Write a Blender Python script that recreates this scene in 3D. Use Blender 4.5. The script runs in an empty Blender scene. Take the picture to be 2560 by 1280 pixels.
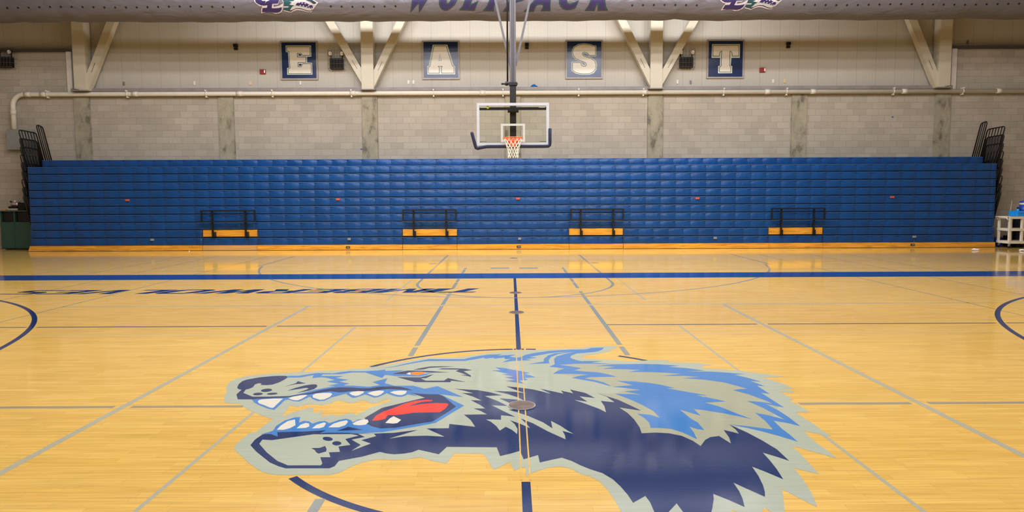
import bpy, bmesh, math, random
from mathutils import Vector, Matrix
from mathutils.geometry import tessellate_polygon
random.seed(7)
EMBLEM=[('silver','silver_outline',0,[(-2.507,0.764),(-2.523,0.681),(-2.501,0.564),(-2.465,0.465),(-2.42,0.383),(-2.407,0.316),(-2.366,0.213),(-2.318,0.114),(-2.262,0.09),(-2.184,0.088),(-2.139,0.029),(-2.055,-0.064),(-1.975,-0.131),(-1.898,-0.197),(-1.793,-0.276),(-1.81,-0.332),(-1.812,-0.361),(-1.821,-0.516),(-1.857,-0.533),(-1.864,-0.651),(-1.864,-0.741),(-1.844,-0.802),(-1.809,-0.853),(-1.727,-0.943),(-1.662,-1.022),(-1.589,-1.094),(-1.53,-1.148),(-1.449,-1.185),(-1.367,-1.193),(-1.123,-1.191),(-1.072,-1.154),(-1.034,-1.082),(-0.979,-1.022),(-0.905,-0.977),(-0.86,-0.977),(-0.793,-0.989),(-0.717,-0.979),(-0.641,-0.948),(-0.559,-1.004),(-0.468,-1.043),(-0.439,-0.902),(-0.414,-0.891),(-0.251,-0.905),(-0.185,-1.135),(-0.089,-1.025),(-0.065,-1.148),(-0.03,-1.115),(0.001,-1.095),(0.004,-1.222),(0.046,-1.169),(0.135,-1.11),(0.206,-1.086),(0.272,-1.126),(0.314,-1.191),(0.381,-1.24),(0.415,-1.301),(0.442,-1.397),(0.46,-1.501),(0.468,-1.581),(0.475,-1.636),(0.471,-1.753),(0.463,-1.897),(0.53,-1.828),(0.554,-1.932),(0.62,-1.847),(0.647,-1.999),(0.739,-1.83),(0.754,-2.031),(0.86,-1.867),(0.953,-1.758),(1.023,-1.682),(1.037,-1.621),(1.046,-1.626),(1.064,-1.667),(1.111,-1.702),(1.169,-1.668),(1.213,-1.594),(1.229,-1.644),(1.255,-1.713),(1.298,-1.644),(1.324,-1.577),(1.367,-1.468),(1.389,-1.393),(1.485,-1.6),(1.506,-1.531),(1.53,-1.441),(1.55,-1.335),(1.563,-1.247),(1.57,-1.182),(1.572,-1.131),(1.682,-1.213),(1.69,-1.129),(1.698,-1.031),(1.707,-0.927),(1.708,-0.849),(1.709,-0.797),(1.897,-0.997),(1.897,-0.875),(1.89,-0.746),(1.892,-0.652),(1.906,-0.544),(2.043,-0.649),(2.032,-0.537),(2.032,-0.394),(2.015,-0.262),(2.022,-0.293),(2.014,-0.177),(2.125,-0.167),(2.11,-0.021),(2.085,0.104),(2.132,0.121),(2.122,0.196),(2.104,0.313),(2.209,0.285),(2.215,0.351),(2.157,0.4),(2.26,0.398),(2.24,0.503),(2.178,0.65),(2.126,0.727),(2.332,0.755),(2.152,0.861),(2.002,0.946),(1.84,1.008),(1.71,1.035),(1.694,1.075),(1.736,1.122),(1.841,1.156),(1.755,1.184),(1.714,1.221),(1.547,1.243),(1.415,1.273),(1.453,1.328),(1.314,1.336),(1.111,1.297),(1.034,1.298),(0.943,1.337),(0.783,1.378),(0.64,1.41),(0.651,1.419),(0.611,1.465),(0.65,1.498),(0.651,1.512),(0.787,1.586),(0.842,1.616),(0.93,1.688),(1.013,1.816),(1.061,1.915),(1.042,1.927),(0.939,1.918),(0.858,1.912),(0.695,1.884),(0.691,1.848),(0.477,1.815),(0.212,1.766),(-0.049,1.745),(-0.153,1.725),(-0.306,1.658),(-0.454,1.559),(-0.475,1.569),(-0.526,1.51),(-0.648,1.472),(-0.896,1.467),(-0.988,1.41),(-1.12,1.318),(-1.288,1.184),(-1.432,1.107),(-1.453,1.078),(-1.589,1.063),(-1.56,1.057),(-1.628,1.033),(-1.806,1.01),(-1.978,0.972),(-2.15,0.941),(-2.279,0.919),(-2.396,0.873),(-2.466,0.826)]),('gray','grey_fur',1,[(0.375,1.18),(0.617,1.219),(0.76,1.209),(0.919,1.19),(0.98,1.109),(1.149,1.019),(1.371,0.982),(1.572,0.879),(1.804,0.764),(1.929,0.508),(1.947,0.237),(1.954,-0.031),(1.802,-0.269),(1.743,-0.496),(1.64,-0.494),(1.55,-0.46),(1.483,-0.435),(1.477,-0.566),(1.4,-0.592),(1.335,-0.796),(1.236,-0.687),(1.123,-0.847),(1.029,-0.725),(0.882,-0.613),(0.768,-0.611),(0.708,-0.08),(0.848,-0.058),(0.616,0.301),(0.692,0.295),(0.762,0.294),(0.902,0.44),(0.771,0.481),(0.676,0.615),(0.602,0.706),(0.478,0.785),(0.33,0.884)]),('navy','navy_fur',2,[(-0.552,0.438),(-0.354,0.398),(-0.249,0.336),(-0.152,0.256),(-0.294,0.243),(-0.184,0.113),(-0.105,-0.006),(-0.09,0.064),(-0.173,0.181),(-0.086,0.161),(-0.015,0.141),(0.02,0.122),(-0.026,0.203),(-0.106,0.288),(-0.222,0.375),(-0.065,0.353),(0.046,0.308),(-0.024,0.372),(-0.124,0.505),(-0.023,0.468),(0.101,0.411),(0.2,0.329),(0.244,0.289),(0.16,0.431),(0.263,0.355),(0.344,0.294),(0.33,0.374),(0.384,0.333),(0.423,0.299),(0.407,0.404),(0.523,0.311),(0.583,0.179),(0.466,0.224),(0.513,0.089),(0.414,0.137),(0.498,0.033),(0.581,-0.078),(0.621,-0.154),(0.629,-0.018),(0.619,0.108),(0.721,0.073),(0.681,0.212),(0.616,0.301),(0.76,0.132),(0.833,-0.009),(0.887,-0.122),(0.737,-0.051),(0.778,-0.174),(0.799,-0.308),(0.807,-0.455),(0.798,-0.573),(0.893,-0.561),(0.983,-0.576),(1.056,-0.624),(1.103,-0.708),(1.128,-0.796),(1.191,-0.691),(1.24,-0.645),(1.249,-0.644),(1.301,-0.628),(1.317,-0.688),(1.336,-0.757),(1.359,-0.654),(1.368,-0.519),(1.413,-0.556),(1.448,-0.588),(1.453,-0.511),(1.442,-0.417),(1.51,-0.567),(1.556,-0.708),(1.591,-0.856),(1.592,-1.03),(1.543,-0.97),(1.482,-0.905),(1.479,-1.014),(1.469,-1.14),(1.449,-1.278),(1.394,-1.187),(1.338,-1.108),(1.327,-1.232),(1.306,-1.35),(1.285,-1.427),(1.263,-1.484),(1.202,-1.391),(1.155,-1.315),(1.15,-1.414),(1.138,-1.499),(1.115,-1.593),(1.053,-1.509),(1.0,-1.447),(0.985,-1.503),(0.943,-1.61),(0.875,-1.757),(0.778,-1.941),(0.798,-1.757),(0.786,-1.639),(0.777,-1.55),(0.714,-1.638),(0.652,-1.755),(0.59,-1.899),(0.641,-1.638),(0.642,-1.537),(0.632,-1.467),(0.552,-1.542),(0.541,-1.454),(0.519,-1.354),(0.492,-1.268),(0.444,-1.185),(0.383,-1.135),(0.327,-1.075),(0.282,-1.014),(0.228,-0.967),(0.162,-0.997),(0.09,-1.035),(0.084,-0.925),(-0.006,-0.987),(-0.027,-0.858),(-0.077,-0.895),(-0.15,-0.938),(-0.174,-0.8),(-0.493,-0.79),(-0.531,-0.906),(-0.667,-0.833),(-0.701,-0.871),(-0.745,-0.891),(-0.809,-0.903),(-0.858,-0.889),(-0.906,-0.864),(-0.999,-0.936),(-1.126,-0.997),(-1.131,-1.073),(-1.154,-1.102),(-1.412,-1.099),(-1.467,-1.069),(-1.538,-1.015),(-1.616,-0.928),(-1.689,-0.846),(-1.765,-0.746),(-1.773,-0.653),(-1.77,-0.625),(-1.759,-0.563),(-1.674,-0.522),(-1.51,-0.514),(-1.351,-0.491),(-1.161,-0.548),(-1.016,-0.555),(-0.875,-0.542),(-0.72,-0.491),(-0.891,-0.646),(-0.792,-0.606),(-0.651,-0.598),(-0.525,-0.617),(-0.665,-0.466),(-0.512,-0.462),(-0.516,-0.379),(-0.331,-0.438),(-0.372,-0.301),(-0.427,-0.191),(-0.259,-0.186),(-0.306,-0.116),(-0.365,-0.054),(-0.276,-0.058),(-0.32,0.026),(-0.398,0.141),(-0.313,0.131),(-0.386,0.228),(-0.483,0.326),(-0.386,0.314),(-0.478,0.393)]),('silver','chin',3,[(-1.716,-0.725),(-1.724,-0.653),(-1.657,-0.663),(-1.415,-0.564),(-1.158,-0.563),(-1.104,-0.591),(-1.178,-0.651),(-1.118,-0.751),(-1.189,-0.776),(-1.156,-0.861),(-1.224,-0.868),(-1.193,-0.942),(-1.256,-0.941),(-1.215,-1.035),(-1.217,-1.06),(-1.414,-1.058),(-1.501,-0.993),(-1.615,-0.863)]),('silver','fur_streak',3,[(-1.116,-0.558),(-1.008,-0.559),(-0.984,-0.603),(-1.068,-0.671),(-0.992,-0.729),(-1.087,-0.845),(-1.052,-0.751),(-1.133,-0.661),(-1.056,-0.616)]),('silver','fur_streak',3,[(-0.228,0.013),(-0.105,-0.003),(-0.082,-0.047),(-0.048,-0.079),(-0.105,-0.089),(-0.03,-0.153),(0.042,-0.224),(0.144,-0.358),(0.203,-0.475),(0.202,-0.329),(0.262,-0.428),(0.306,-0.523),(0.338,-0.578),(0.268,-0.523),(0.278,-0.604),(0.276,-0.674),(0.169,-0.531),(0.073,-0.377),(-0.014,-0.275),(0.023,-0.376),(0.049,-0.469),(-0.016,-0.386),(-0.091,-0.31),(-0.058,-0.385),(-0.038,-0.482),(-0.041,-0.578),(-0.076,-0.5),(-0.119,-0.441),(-0.159,-0.513),(-0.183,-0.432),(-0.224,-0.343),(-0.262,-0.294),(-0.211,-0.295),(-0.154,-0.302),(-0.155,-0.21),(-0.104,-0.222),(-0.051,-0.244),(-0.142,-0.113)]),('lblue','blue_fur',3,[(0.919,1.19),(1.043,1.191),(1.186,1.194),(1.325,1.177),(1.507,1.126),(1.395,1.093),(1.569,1.029),(1.693,0.951),(1.511,0.938),(1.746,0.917),(1.847,0.891),(2.015,0.831),(1.916,0.817),(2.004,0.706),(2.068,0.592),(1.985,0.623),(2.049,0.471),(1.988,0.486),(2.002,0.262),(1.946,0.296),(1.961,0.124),(1.977,-0.065),(1.933,-0.036),(1.874,0.017),(1.907,-0.142),(1.92,-0.281),(1.921,-0.456),(1.857,-0.392),(1.781,-0.346),(1.773,-0.506),(1.78,-0.606),(1.778,-0.732),(1.689,-0.623),(1.618,-0.55),(1.541,-0.484),(1.464,-0.43),(1.442,-0.417),(1.554,-0.451),(1.705,-0.516),(1.715,-0.438),(1.72,-0.34),(1.717,-0.247),(1.713,-0.181),(1.793,-0.238),(1.87,-0.322),(1.854,-0.249),(1.818,-0.086),(1.783,0.018),(1.756,0.09),(1.847,0.065),(1.926,0.022),(1.907,0.088),(1.832,0.252),(1.743,0.365),(1.802,0.391),(1.875,0.397),(1.83,0.467),(1.743,0.583),(1.597,0.667),(1.517,0.691),(1.419,0.716),(1.588,0.751),(1.455,0.785),(1.253,0.793),(1.455,0.849),(1.347,0.883),(1.173,0.915),(0.988,0.922),(1.11,0.986),(0.963,1.014),(0.768,1.034),(0.895,1.102),(0.832,1.12),(0.711,1.131)]),('lblue','blue_fur',3,[(0.836,0.642),(0.98,0.625),(1.099,0.579),(1.192,0.52),(1.282,0.427),(1.212,0.428),(1.333,0.338),(1.436,0.271),(1.493,0.221),(1.404,0.245),(1.456,0.181),(1.454,0.2),(1.547,0.118),(1.588,0.078),(1.417,0.053),(1.496,-0.035),(1.563,-0.17),(1.641,-0.318),(1.569,-0.256),(1.482,-0.191),(1.357,-0.118),(1.289,-0.093),(1.296,-0.238),(1.217,-0.146),(1.181,-0.105),(1.207,-0.292),(1.235,-0.378),(1.235,-0.521),(1.192,-0.5),(1.152,-0.456),(1.153,-0.559),(1.139,-0.684),(1.074,-0.558),(1.017,-0.498),(0.949,-0.477),(0.88,-0.476),(0.891,-0.374),(0.88,-0.288),(0.845,-0.187),(0.935,-0.211),(0.991,-0.278),(0.976,-0.131),(0.908,0.04),(0.834,0.17),(0.76,0.285),(0.911,0.272),(0.962,0.246),(0.916,0.298),(0.843,0.346),(0.986,0.384),(0.899,0.426),(0.77,0.477),(0.95,0.516),(0.905,0.567)]),('lblue','blue_fur',3,[(-1.287,1.087),(-1.186,1.146),(-1.106,1.235),(-1.0,1.325),(-0.894,1.409),(-0.544,1.402),(-0.469,1.479),(-0.402,1.531),(-0.303,1.58),(-0.162,1.594),(-0.221,1.534),(-0.03,1.571),(-0.096,1.492),(-0.026,1.451),(0.024,1.48),(0.061,1.559),(0.155,1.639),(0.313,1.721),(0.525,1.77),(0.682,1.778),(0.715,1.788),(0.769,1.842),(0.893,1.858),(0.899,1.849),(0.875,1.775),(0.83,1.711),(0.773,1.67),(0.666,1.634),(0.587,1.611),(0.528,1.53),(0.506,1.461),(0.516,1.412),(0.559,1.344),(0.603,1.306),(0.628,1.311),(0.817,1.308),(0.688,1.249),(0.763,1.235),(0.91,1.192),(0.759,1.207),(0.617,1.217),(0.52,1.206),(0.375,1.18),(0.488,1.117),(0.575,1.055),(0.498,0.98),(0.586,0.945),(0.718,0.91),(0.797,0.836),(0.853,0.771),(0.617,0.76),(0.564,0.722),(0.641,0.675),(0.717,0.599),(0.749,0.527),(0.763,0.481),(0.709,0.542),(0.634,0.623),(0.554,0.673),(0.452,0.742),(0.524,0.8),(0.614,0.843),(0.464,0.868),(0.298,0.873),(0.345,0.966),(0.416,1.049),(0.281,1.112),(0.336,1.195),(0.343,1.396),(0.374,1.493),(0.457,1.582),(0.585,1.694),(0.407,1.594),(0.318,1.474),(0.285,1.34),(0.288,1.232),(0.187,1.221),(0.082,1.21),(0.234,1.294),(0.244,1.398),(0.292,1.535),(0.358,1.615),(0.517,1.681),(0.413,1.666),(0.307,1.616),(0.176,1.527),(0.104,1.478),(0.182,1.447),(0.062,1.391),(0.12,1.352),(-0.051,1.327),(-0.163,1.282),(-0.086,1.404),(-0.142,1.401),(-0.145,1.459),(-0.248,1.416),(-0.252,1.455),(-0.342,1.418),(-0.349,1.463),(-0.444,1.391),(-0.52,1.345),(-0.515,1.339),(-0.904,1.336),(-0.993,1.278),(-1.1,1.198),(-1.182,1.129)]),('lblue','blue_fur',3,[(-0.231,1.095),(-0.156,1.076),(-0.053,1.006),(0.015,0.963),(0.095,0.896),(0.036,0.888),(0.136,0.768),(0.033,0.746),(0.067,0.684),(-0.008,0.663),(0.022,0.596),(0.038,0.567),(-0.056,0.619),(-0.129,0.658),(-0.042,0.689),(-0.139,0.772),(-0.055,0.786),(-0.162,0.868),(-0.095,0.874),(-0.256,0.993),(-0.169,0.999)]),('lblue','upper_lip',4,[(-2.084,0.844),(-1.982,0.845),(-1.908,0.897),(-1.852,0.933),(-1.697,0.918),(-1.64,0.958),(-1.571,0.99),(-1.423,0.987),(-1.308,1.007),(-1.245,1.04),(-1.24,0.992),(-1.069,1.015),(-1.114,0.957),(-1.148,0.892),(-1.024,0.88),(-0.867,0.887),(-0.773,0.935),(-0.807,0.911),(-0.84,0.855),(-0.892,0.808),(-1.098,0.815),(-1.177,0.852),(-1.214,0.861),(-1.222,0.767),(-1.409,0.945),(-1.532,0.948),(-1.595,0.908),(-1.622,0.892),(-1.78,0.89),(-1.784,0.842),(-1.578,0.827),(-1.635,0.773),(-1.504,0.713),(-1.574,0.663),(-1.467,0.598),(-1.504,0.562),(-1.492,0.546),(-1.414,0.539),(-1.278,0.502),(-1.196,0.555),(-1.278,0.639),(-1.172,0.758),(-1.166,0.608),(-1.068,0.53),(-0.912,0.531),(-0.802,0.442),(-0.702,0.514),(-0.461,0.216),(-0.653,0.292),(-0.746,0.294),(-0.829,0.308),(-0.902,0.335),(-0.832,0.247),(-0.92,0.294),(-0.938,0.255),(-0.958,0.234),(-0.995,0.237),(-1.042,0.276),(-1.097,0.329),(-1.122,0.271),(-1.145,0.226),(-1.174,0.214),(-1.214,0.253),(-1.266,0.301),(-1.288,0.26),(-1.319,0.22),(-1.345,0.213),(-1.385,0.262),(-1.425,0.321),(-1.516,0.226),(-1.548,0.145),(-1.596,0.134),(-1.656,0.19),(-1.694,0.247),(-1.72,0.179),(-1.743,0.128),(-1.789,0.137),(-1.843,0.181),(-1.865,0.162),(-1.862,-0.016),(-1.864,-0.067),(-1.922,-0.038),(-2.023,0.045),(-2.088,0.111),(-2.135,0.187),(-2.013,0.221),(-1.865,0.267),(-1.776,0.35),(-1.717,0.423),(-1.625,0.493),(-1.565,0.535),(-1.635,0.543),(-1.557,0.599),(-1.682,0.66),(-1.622,0.712),(-1.719,0.783),(-1.766,0.799),(-1.843,0.774),(-1.856,0.872),(-1.951,0.794),(-2.066,0.793)]),('lblue','lower_gum',4,[(-1.77,-0.555),(-1.732,-0.521),(-1.714,-0.492),(-1.726,-0.401),(-1.704,-0.296),(-1.656,-0.235),(-1.617,-0.224),(-1.587,-0.34),(-1.565,-0.302),(-1.523,-0.315),(-1.485,-0.362),(-1.453,-0.32),(-1.411,-0.31),(-1.368,-0.353),(-1.317,-0.29),(-1.271,-0.265),(-1.228,-0.298),(-1.206,-0.341),(-1.181,-0.285),(-1.122,-0.278),(-1.07,-0.304),(-0.807,-0.034),(-0.649,0.14),(-0.652,0.29),(-0.442,0.01),(-0.616,-0.357),(-0.748,-0.43),(-0.95,-0.527),(-1.089,-0.549),(-1.162,-0.544),(-1.309,-0.536),(-1.378,-0.545),(-1.351,-0.491),(-1.51,-0.514),(-1.674,-0.522),(-1.641,-0.602),(-1.705,-0.556)]),('navy','nose',5,[(-2.391,0.512),(-2.417,0.606),(-2.421,0.687),(-2.405,0.732),(-2.322,0.8),(-2.221,0.838),(-2.157,0.848),(-2.091,0.844),(-2.065,0.793),(-2.071,0.719),(-2.089,0.637),(-2.124,0.579),(-2.165,0.566),(-2.22,0.574),(-2.226,0.617),(-2.257,0.625),(-2.273,0.589),(-2.258,0.51),(-2.272,0.462),(-2.291,0.448),(-2.274,0.354),(-2.158,0.254),(-2.025,0.252),(-1.865,0.267),(-1.8,0.3),(-1.733,0.345),(-1.655,0.425),(-1.585,0.472),(-1.528,0.492),(-1.443,0.489),(-1.422,0.487),(-1.342,0.468),(-1.269,0.463),(-1.213,0.494),(-1.154,0.511),(-1.069,0.513),(-1.012,0.498),(-0.941,0.448),(-0.891,0.397),(-0.99,0.421),(-1.097,0.437),(-1.157,0.424),(-1.213,0.398),(-1.293,0.385),(-1.397,0.387),(-1.444,0.363),(-1.452,0.361),(-1.491,0.355),(-1.527,0.369),(-1.569,0.385),(-1.635,0.357),(-1.721,0.306),(-1.792,0.275),(-1.879,0.225),(-1.97,0.214),(-2.054,0.202),(-2.134,0.185),(-2.248,0.189),(-2.313,0.315),(-2.324,0.442),(-2.346,0.449),(-2.374,0.477)]),('navy','mouth',5,[(-0.902,0.335),(-0.829,0.308),(-0.746,0.294),(-0.665,0.292),(-0.618,0.231),(-0.501,-0.012),(-0.544,-0.119),(-0.641,-0.332),(-0.755,-0.383),(-0.891,-0.453),(-0.985,-0.461),(-1.053,-0.42),(-1.098,-0.368),(-1.1,-0.315),(-1.142,-0.255),(-1.127,-0.208),(-1.06,-0.033),(-0.897,0.105),(-0.767,0.208)]),('navy','lip_wedge',5,[(-1.274,-0.503),(-1.214,-0.428),(-1.097,-0.486)]),('red','tongue',6,[(-1.077,-0.308),(-1.069,-0.205),(-1.032,-0.114),(-0.968,-0.031),(-0.904,0.067),(-0.831,0.129),(-0.751,0.154),(-0.698,0.146),(-0.705,0.115),(-0.778,0.103),(-0.834,0.04),(-0.876,-0.004),(-0.771,0.052),(-0.659,0.076),(-0.575,0.062),(-0.562,0.036),(-0.579,-0.061),(-0.61,-0.136),(-0.712,-0.142),(-0.806,-0.147),(-0.879,-0.178),(-0.938,-0.196),(-0.985,-0.195),(-0.989,-0.273),(-1.026,-0.301)]),('navy','eye_outline',5,[(-1.152,0.889),(-1.105,0.954),(-1.03,1.001),(-0.928,0.996),(-0.811,0.98),(-0.641,0.929),(-0.828,0.932),(-0.87,0.945),(-0.922,0.957),(-0.968,0.955),(-1.002,0.939),(-1.027,0.898),(-1.028,0.879)]),('orange','iris',6,[(-0.989,0.889),(-0.993,0.938),(-0.959,0.958),(-0.905,0.96),(-0.87,0.945),(-0.866,0.912),(-0.883,0.872),(-0.92,0.848),(-0.957,0.857)]),('white','eye_white',6,[(-1.027,0.898),(-1.01,0.935),(-0.99,0.938),(-0.983,0.865),(-1.004,0.87)]),('white','tooth',6,[(-2.066,0.129),(-2.071,0.165),(-2.054,0.184),(-1.966,0.201),(-1.894,0.2),(-1.892,0.108),(-1.889,-0.004),(-1.893,-0.023),(-1.916,-0.015),(-1.984,0.044),(-2.039,0.086)]),('white','tooth',6,[(-1.854,0.212),(-1.831,0.25),(-1.776,0.287),(-1.737,0.293),(-1.726,0.277),(-1.742,0.198),(-1.76,0.157),(-1.783,0.155),(-1.817,0.174)]),('white','tooth',6,[(-1.684,0.279),(-1.674,0.325),(-1.61,0.343),(-1.556,0.34),(-1.533,0.309),(-1.532,0.239),(-1.557,0.176),(-1.589,0.164),(-1.621,0.19),(-1.662,0.222)]),('white','tooth',6,[(-1.402,0.334),(-1.387,0.367),(-1.339,0.386),(-1.292,0.379),(-1.286,0.339),(-1.308,0.274),(-1.332,0.259),(-1.366,0.281)]),('white','tooth',6,[(-1.254,0.331),(-1.217,0.377),(-1.172,0.397),(-1.133,0.39),(-1.124,0.363),(-1.135,0.297),(-1.155,0.258),(-1.18,0.259),(-1.224,0.298)]),('white','tooth',6,[(-1.072,0.348),(-1.045,0.381),(-0.998,0.394),(-0.947,0.387),(-0.937,0.366),(-0.942,0.307),(-0.965,0.275),(-0.994,0.279),(-1.032,0.308)]),('white','tooth',6,[(-1.694,-0.478),(-1.696,-0.401),(-1.677,-0.307),(-1.637,-0.275),(-1.594,-0.392),(-1.613,-0.447),(-1.646,-0.479)]),('white','tooth',6,[(-1.567,-0.454),(-1.561,-0.382),(-1.535,-0.347),(-1.508,-0.362),(-1.49,-0.414),(-1.504,-0.444)]),('white','tooth',6,[(-1.459,-0.455),(-1.449,-0.384),(-1.41,-0.338),(-1.391,-0.353),(-1.384,-0.426),(-1.406,-0.452)]),('white','tooth',6,[(-1.352,-0.436),(-1.335,-0.364),(-1.295,-0.318),(-1.258,-0.297),(-1.241,-0.334),(-1.244,-0.397),(-1.278,-0.437)]),('white','tooth',6,[(-1.201,-0.366),(-1.182,-0.313),(-1.144,-0.282),(-1.112,-0.286),(-1.094,-0.336),(-1.104,-0.388),(-1.146,-0.4),(-1.187,-0.387)]),('white','tooth',6,[(-0.972,-0.355),(-0.957,-0.262),(-0.938,-0.218),(-0.87,-0.296),(-0.886,-0.36),(-0.914,-0.37)]),('navy','face_marking',5,[(-0.988,1.025),(-0.939,1.072),(-0.845,1.137),(-0.737,1.144),(-0.613,1.133),(-0.78,1.104),(-0.848,1.088),(-0.892,1.037)]),('navy','face_marking',5,[(-0.758,1.038),(-0.72,1.072),(-0.612,1.07),(-0.504,1.051),(-0.441,1.004),(-0.517,0.972),(-0.441,0.832),(-0.438,0.785),(-0.464,0.809),(-0.535,0.85),(-0.476,0.849),(-0.588,0.976),(-0.558,1.028)]),('navy','face_marking',5,[(-1.093,0.788),(-0.888,0.78),(-0.856,0.807),(-0.776,0.878),(-0.831,0.752),(-0.879,0.749),(-0.825,0.676),(-0.664,0.674),(-0.637,0.754),(-0.608,0.726),(-0.474,0.633),(-0.605,0.673),(-0.601,0.628),(-0.906,0.633)]),('navy','face_marking',5,[(-1.998,0.513),(-1.932,0.62),(-1.937,0.679),(-1.877,0.634),(-1.845,0.616),(-1.899,0.597),(-1.937,0.584)]),('navy','face_marking',5,[(-1.931,0.409),(-1.891,0.484),(-1.833,0.553),(-1.783,0.581),(-1.748,0.581),(-1.729,0.552),(-1.718,0.509),(-1.724,0.446),(-1.753,0.406),(-1.832,0.347),(-1.784,0.427),(-1.772,0.468),(-1.803,0.485),(-1.852,0.455)]),('navy','face_marking',5,[(-1.356,-0.799),(-1.302,-0.797),(-1.277,-0.766),(-1.252,-0.818),(-1.245,-0.855),(-1.263,-0.871),(-1.282,-0.887),(-1.304,-0.867),(-1.321,-0.834)]),('navy','face_marking',5,[(-2.068,0.434),(-2.065,0.418),(-2.067,0.403),(-2.074,0.39),(-2.085,0.381),(-2.099,0.376),(-2.115,0.377),(-2.13,0.383),(-2.142,0.394),(-2.151,0.408),(-2.155,0.424),(-2.153,0.439),(-2.146,0.452),(-2.135,0.462),(-2.12,0.466),(-2.105,0.466),(-2.09,0.459),(-2.077,0.448)]),('navy','face_marking',5,[(-2.105,0.33),(-2.102,0.318),(-2.105,0.306),(-2.111,0.297),(-2.122,0.29),(-2.134,0.288),(-2.148,0.29),(-2.161,0.295),(-2.172,0.304),(-2.179,0.316),(-2.182,0.328),(-2.179,0.339),(-2.173,0.349),(-2.162,0.355),(-2.15,0.358),(-2.136,0.356),(-2.123,0.35),(-2.112,0.341)]),('navy','face_marking',5,[(-1.986,0.335),(-1.985,0.326),(-1.989,0.317),(-1.998,0.309),(-2.01,0.303),(-2.024,0.3),(-2.038,0.301),(-2.052,0.305),(-2.062,0.311),(-2.068,0.32),(-2.069,0.329),(-2.065,0.338),(-2.057,0.346),(-2.044,0.352),(-2.03,0.355),(-2.015,0.354),(-2.002,0.351),(-1.992,0.344)]),('navy','face_marking',5,[(-1.259,-0.655),(-1.258,-0.666),(-1.262,-0.675),(-1.269,-0.68),(-1.28,-0.682),(-1.293,-0.678),(-1.305,-0.671),(-1.317,-0.661),(-1.326,-0.649),(-1.331,-0.637),(-1.332,-0.625),(-1.329,-0.616),(-1.321,-0.611),(-1.31,-0.61),(-1.297,-0.613),(-1.284,-0.62),(-1.273,-0.631),(-1.264,-0.643)]),('navy','face_marking',5,[(-1.184,-0.723),(-1.183,-0.735),(-1.185,-0.746),(-1.191,-0.754),(-1.2,-0.758),(-1.21,-0.758),(-1.221,-0.753),(-1.231,-0.745),(-1.239,-0.735),(-1.244,-0.722),(-1.246,-0.71),(-1.243,-0.7),(-1.238,-0.692),(-1.229,-0.687),(-1.219,-0.688),(-1.208,-0.692),(-1.198,-0.7),(-1.189,-0.711)])]  # small wedge in the blue lower gum is navy emblem paint
MOUTH_GAP=[(-1.758,-0.22),(-1.768,-0.079),(-1.785,0.035),(-1.708,-0.001),(-1.671,0.051),(-1.591,0.056),(-1.536,0.038),(-1.482,0.078),(-1.443,0.162),(-1.388,0.119),(-1.328,0.082),(-1.293,0.099),(-1.253,0.159),(-1.196,0.098),(-1.151,0.073),(-1.11,0.097),(-1.083,0.157),(-1.047,0.175),(-1.02,0.156),(-1.042,0.108),(-1.097,0.037),(-1.146,-0.02),(-1.184,-0.121),(-1.22,-0.187),(-1.262,-0.136),(-1.362,-0.215),(-1.387,-0.167),(-1.469,-0.224),(-1.488,-0.1),(-1.531,-0.14),(-1.55,-0.139),(-1.587,-0.008),(-1.645,-0.053),(-1.7,-0.113)]
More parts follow.
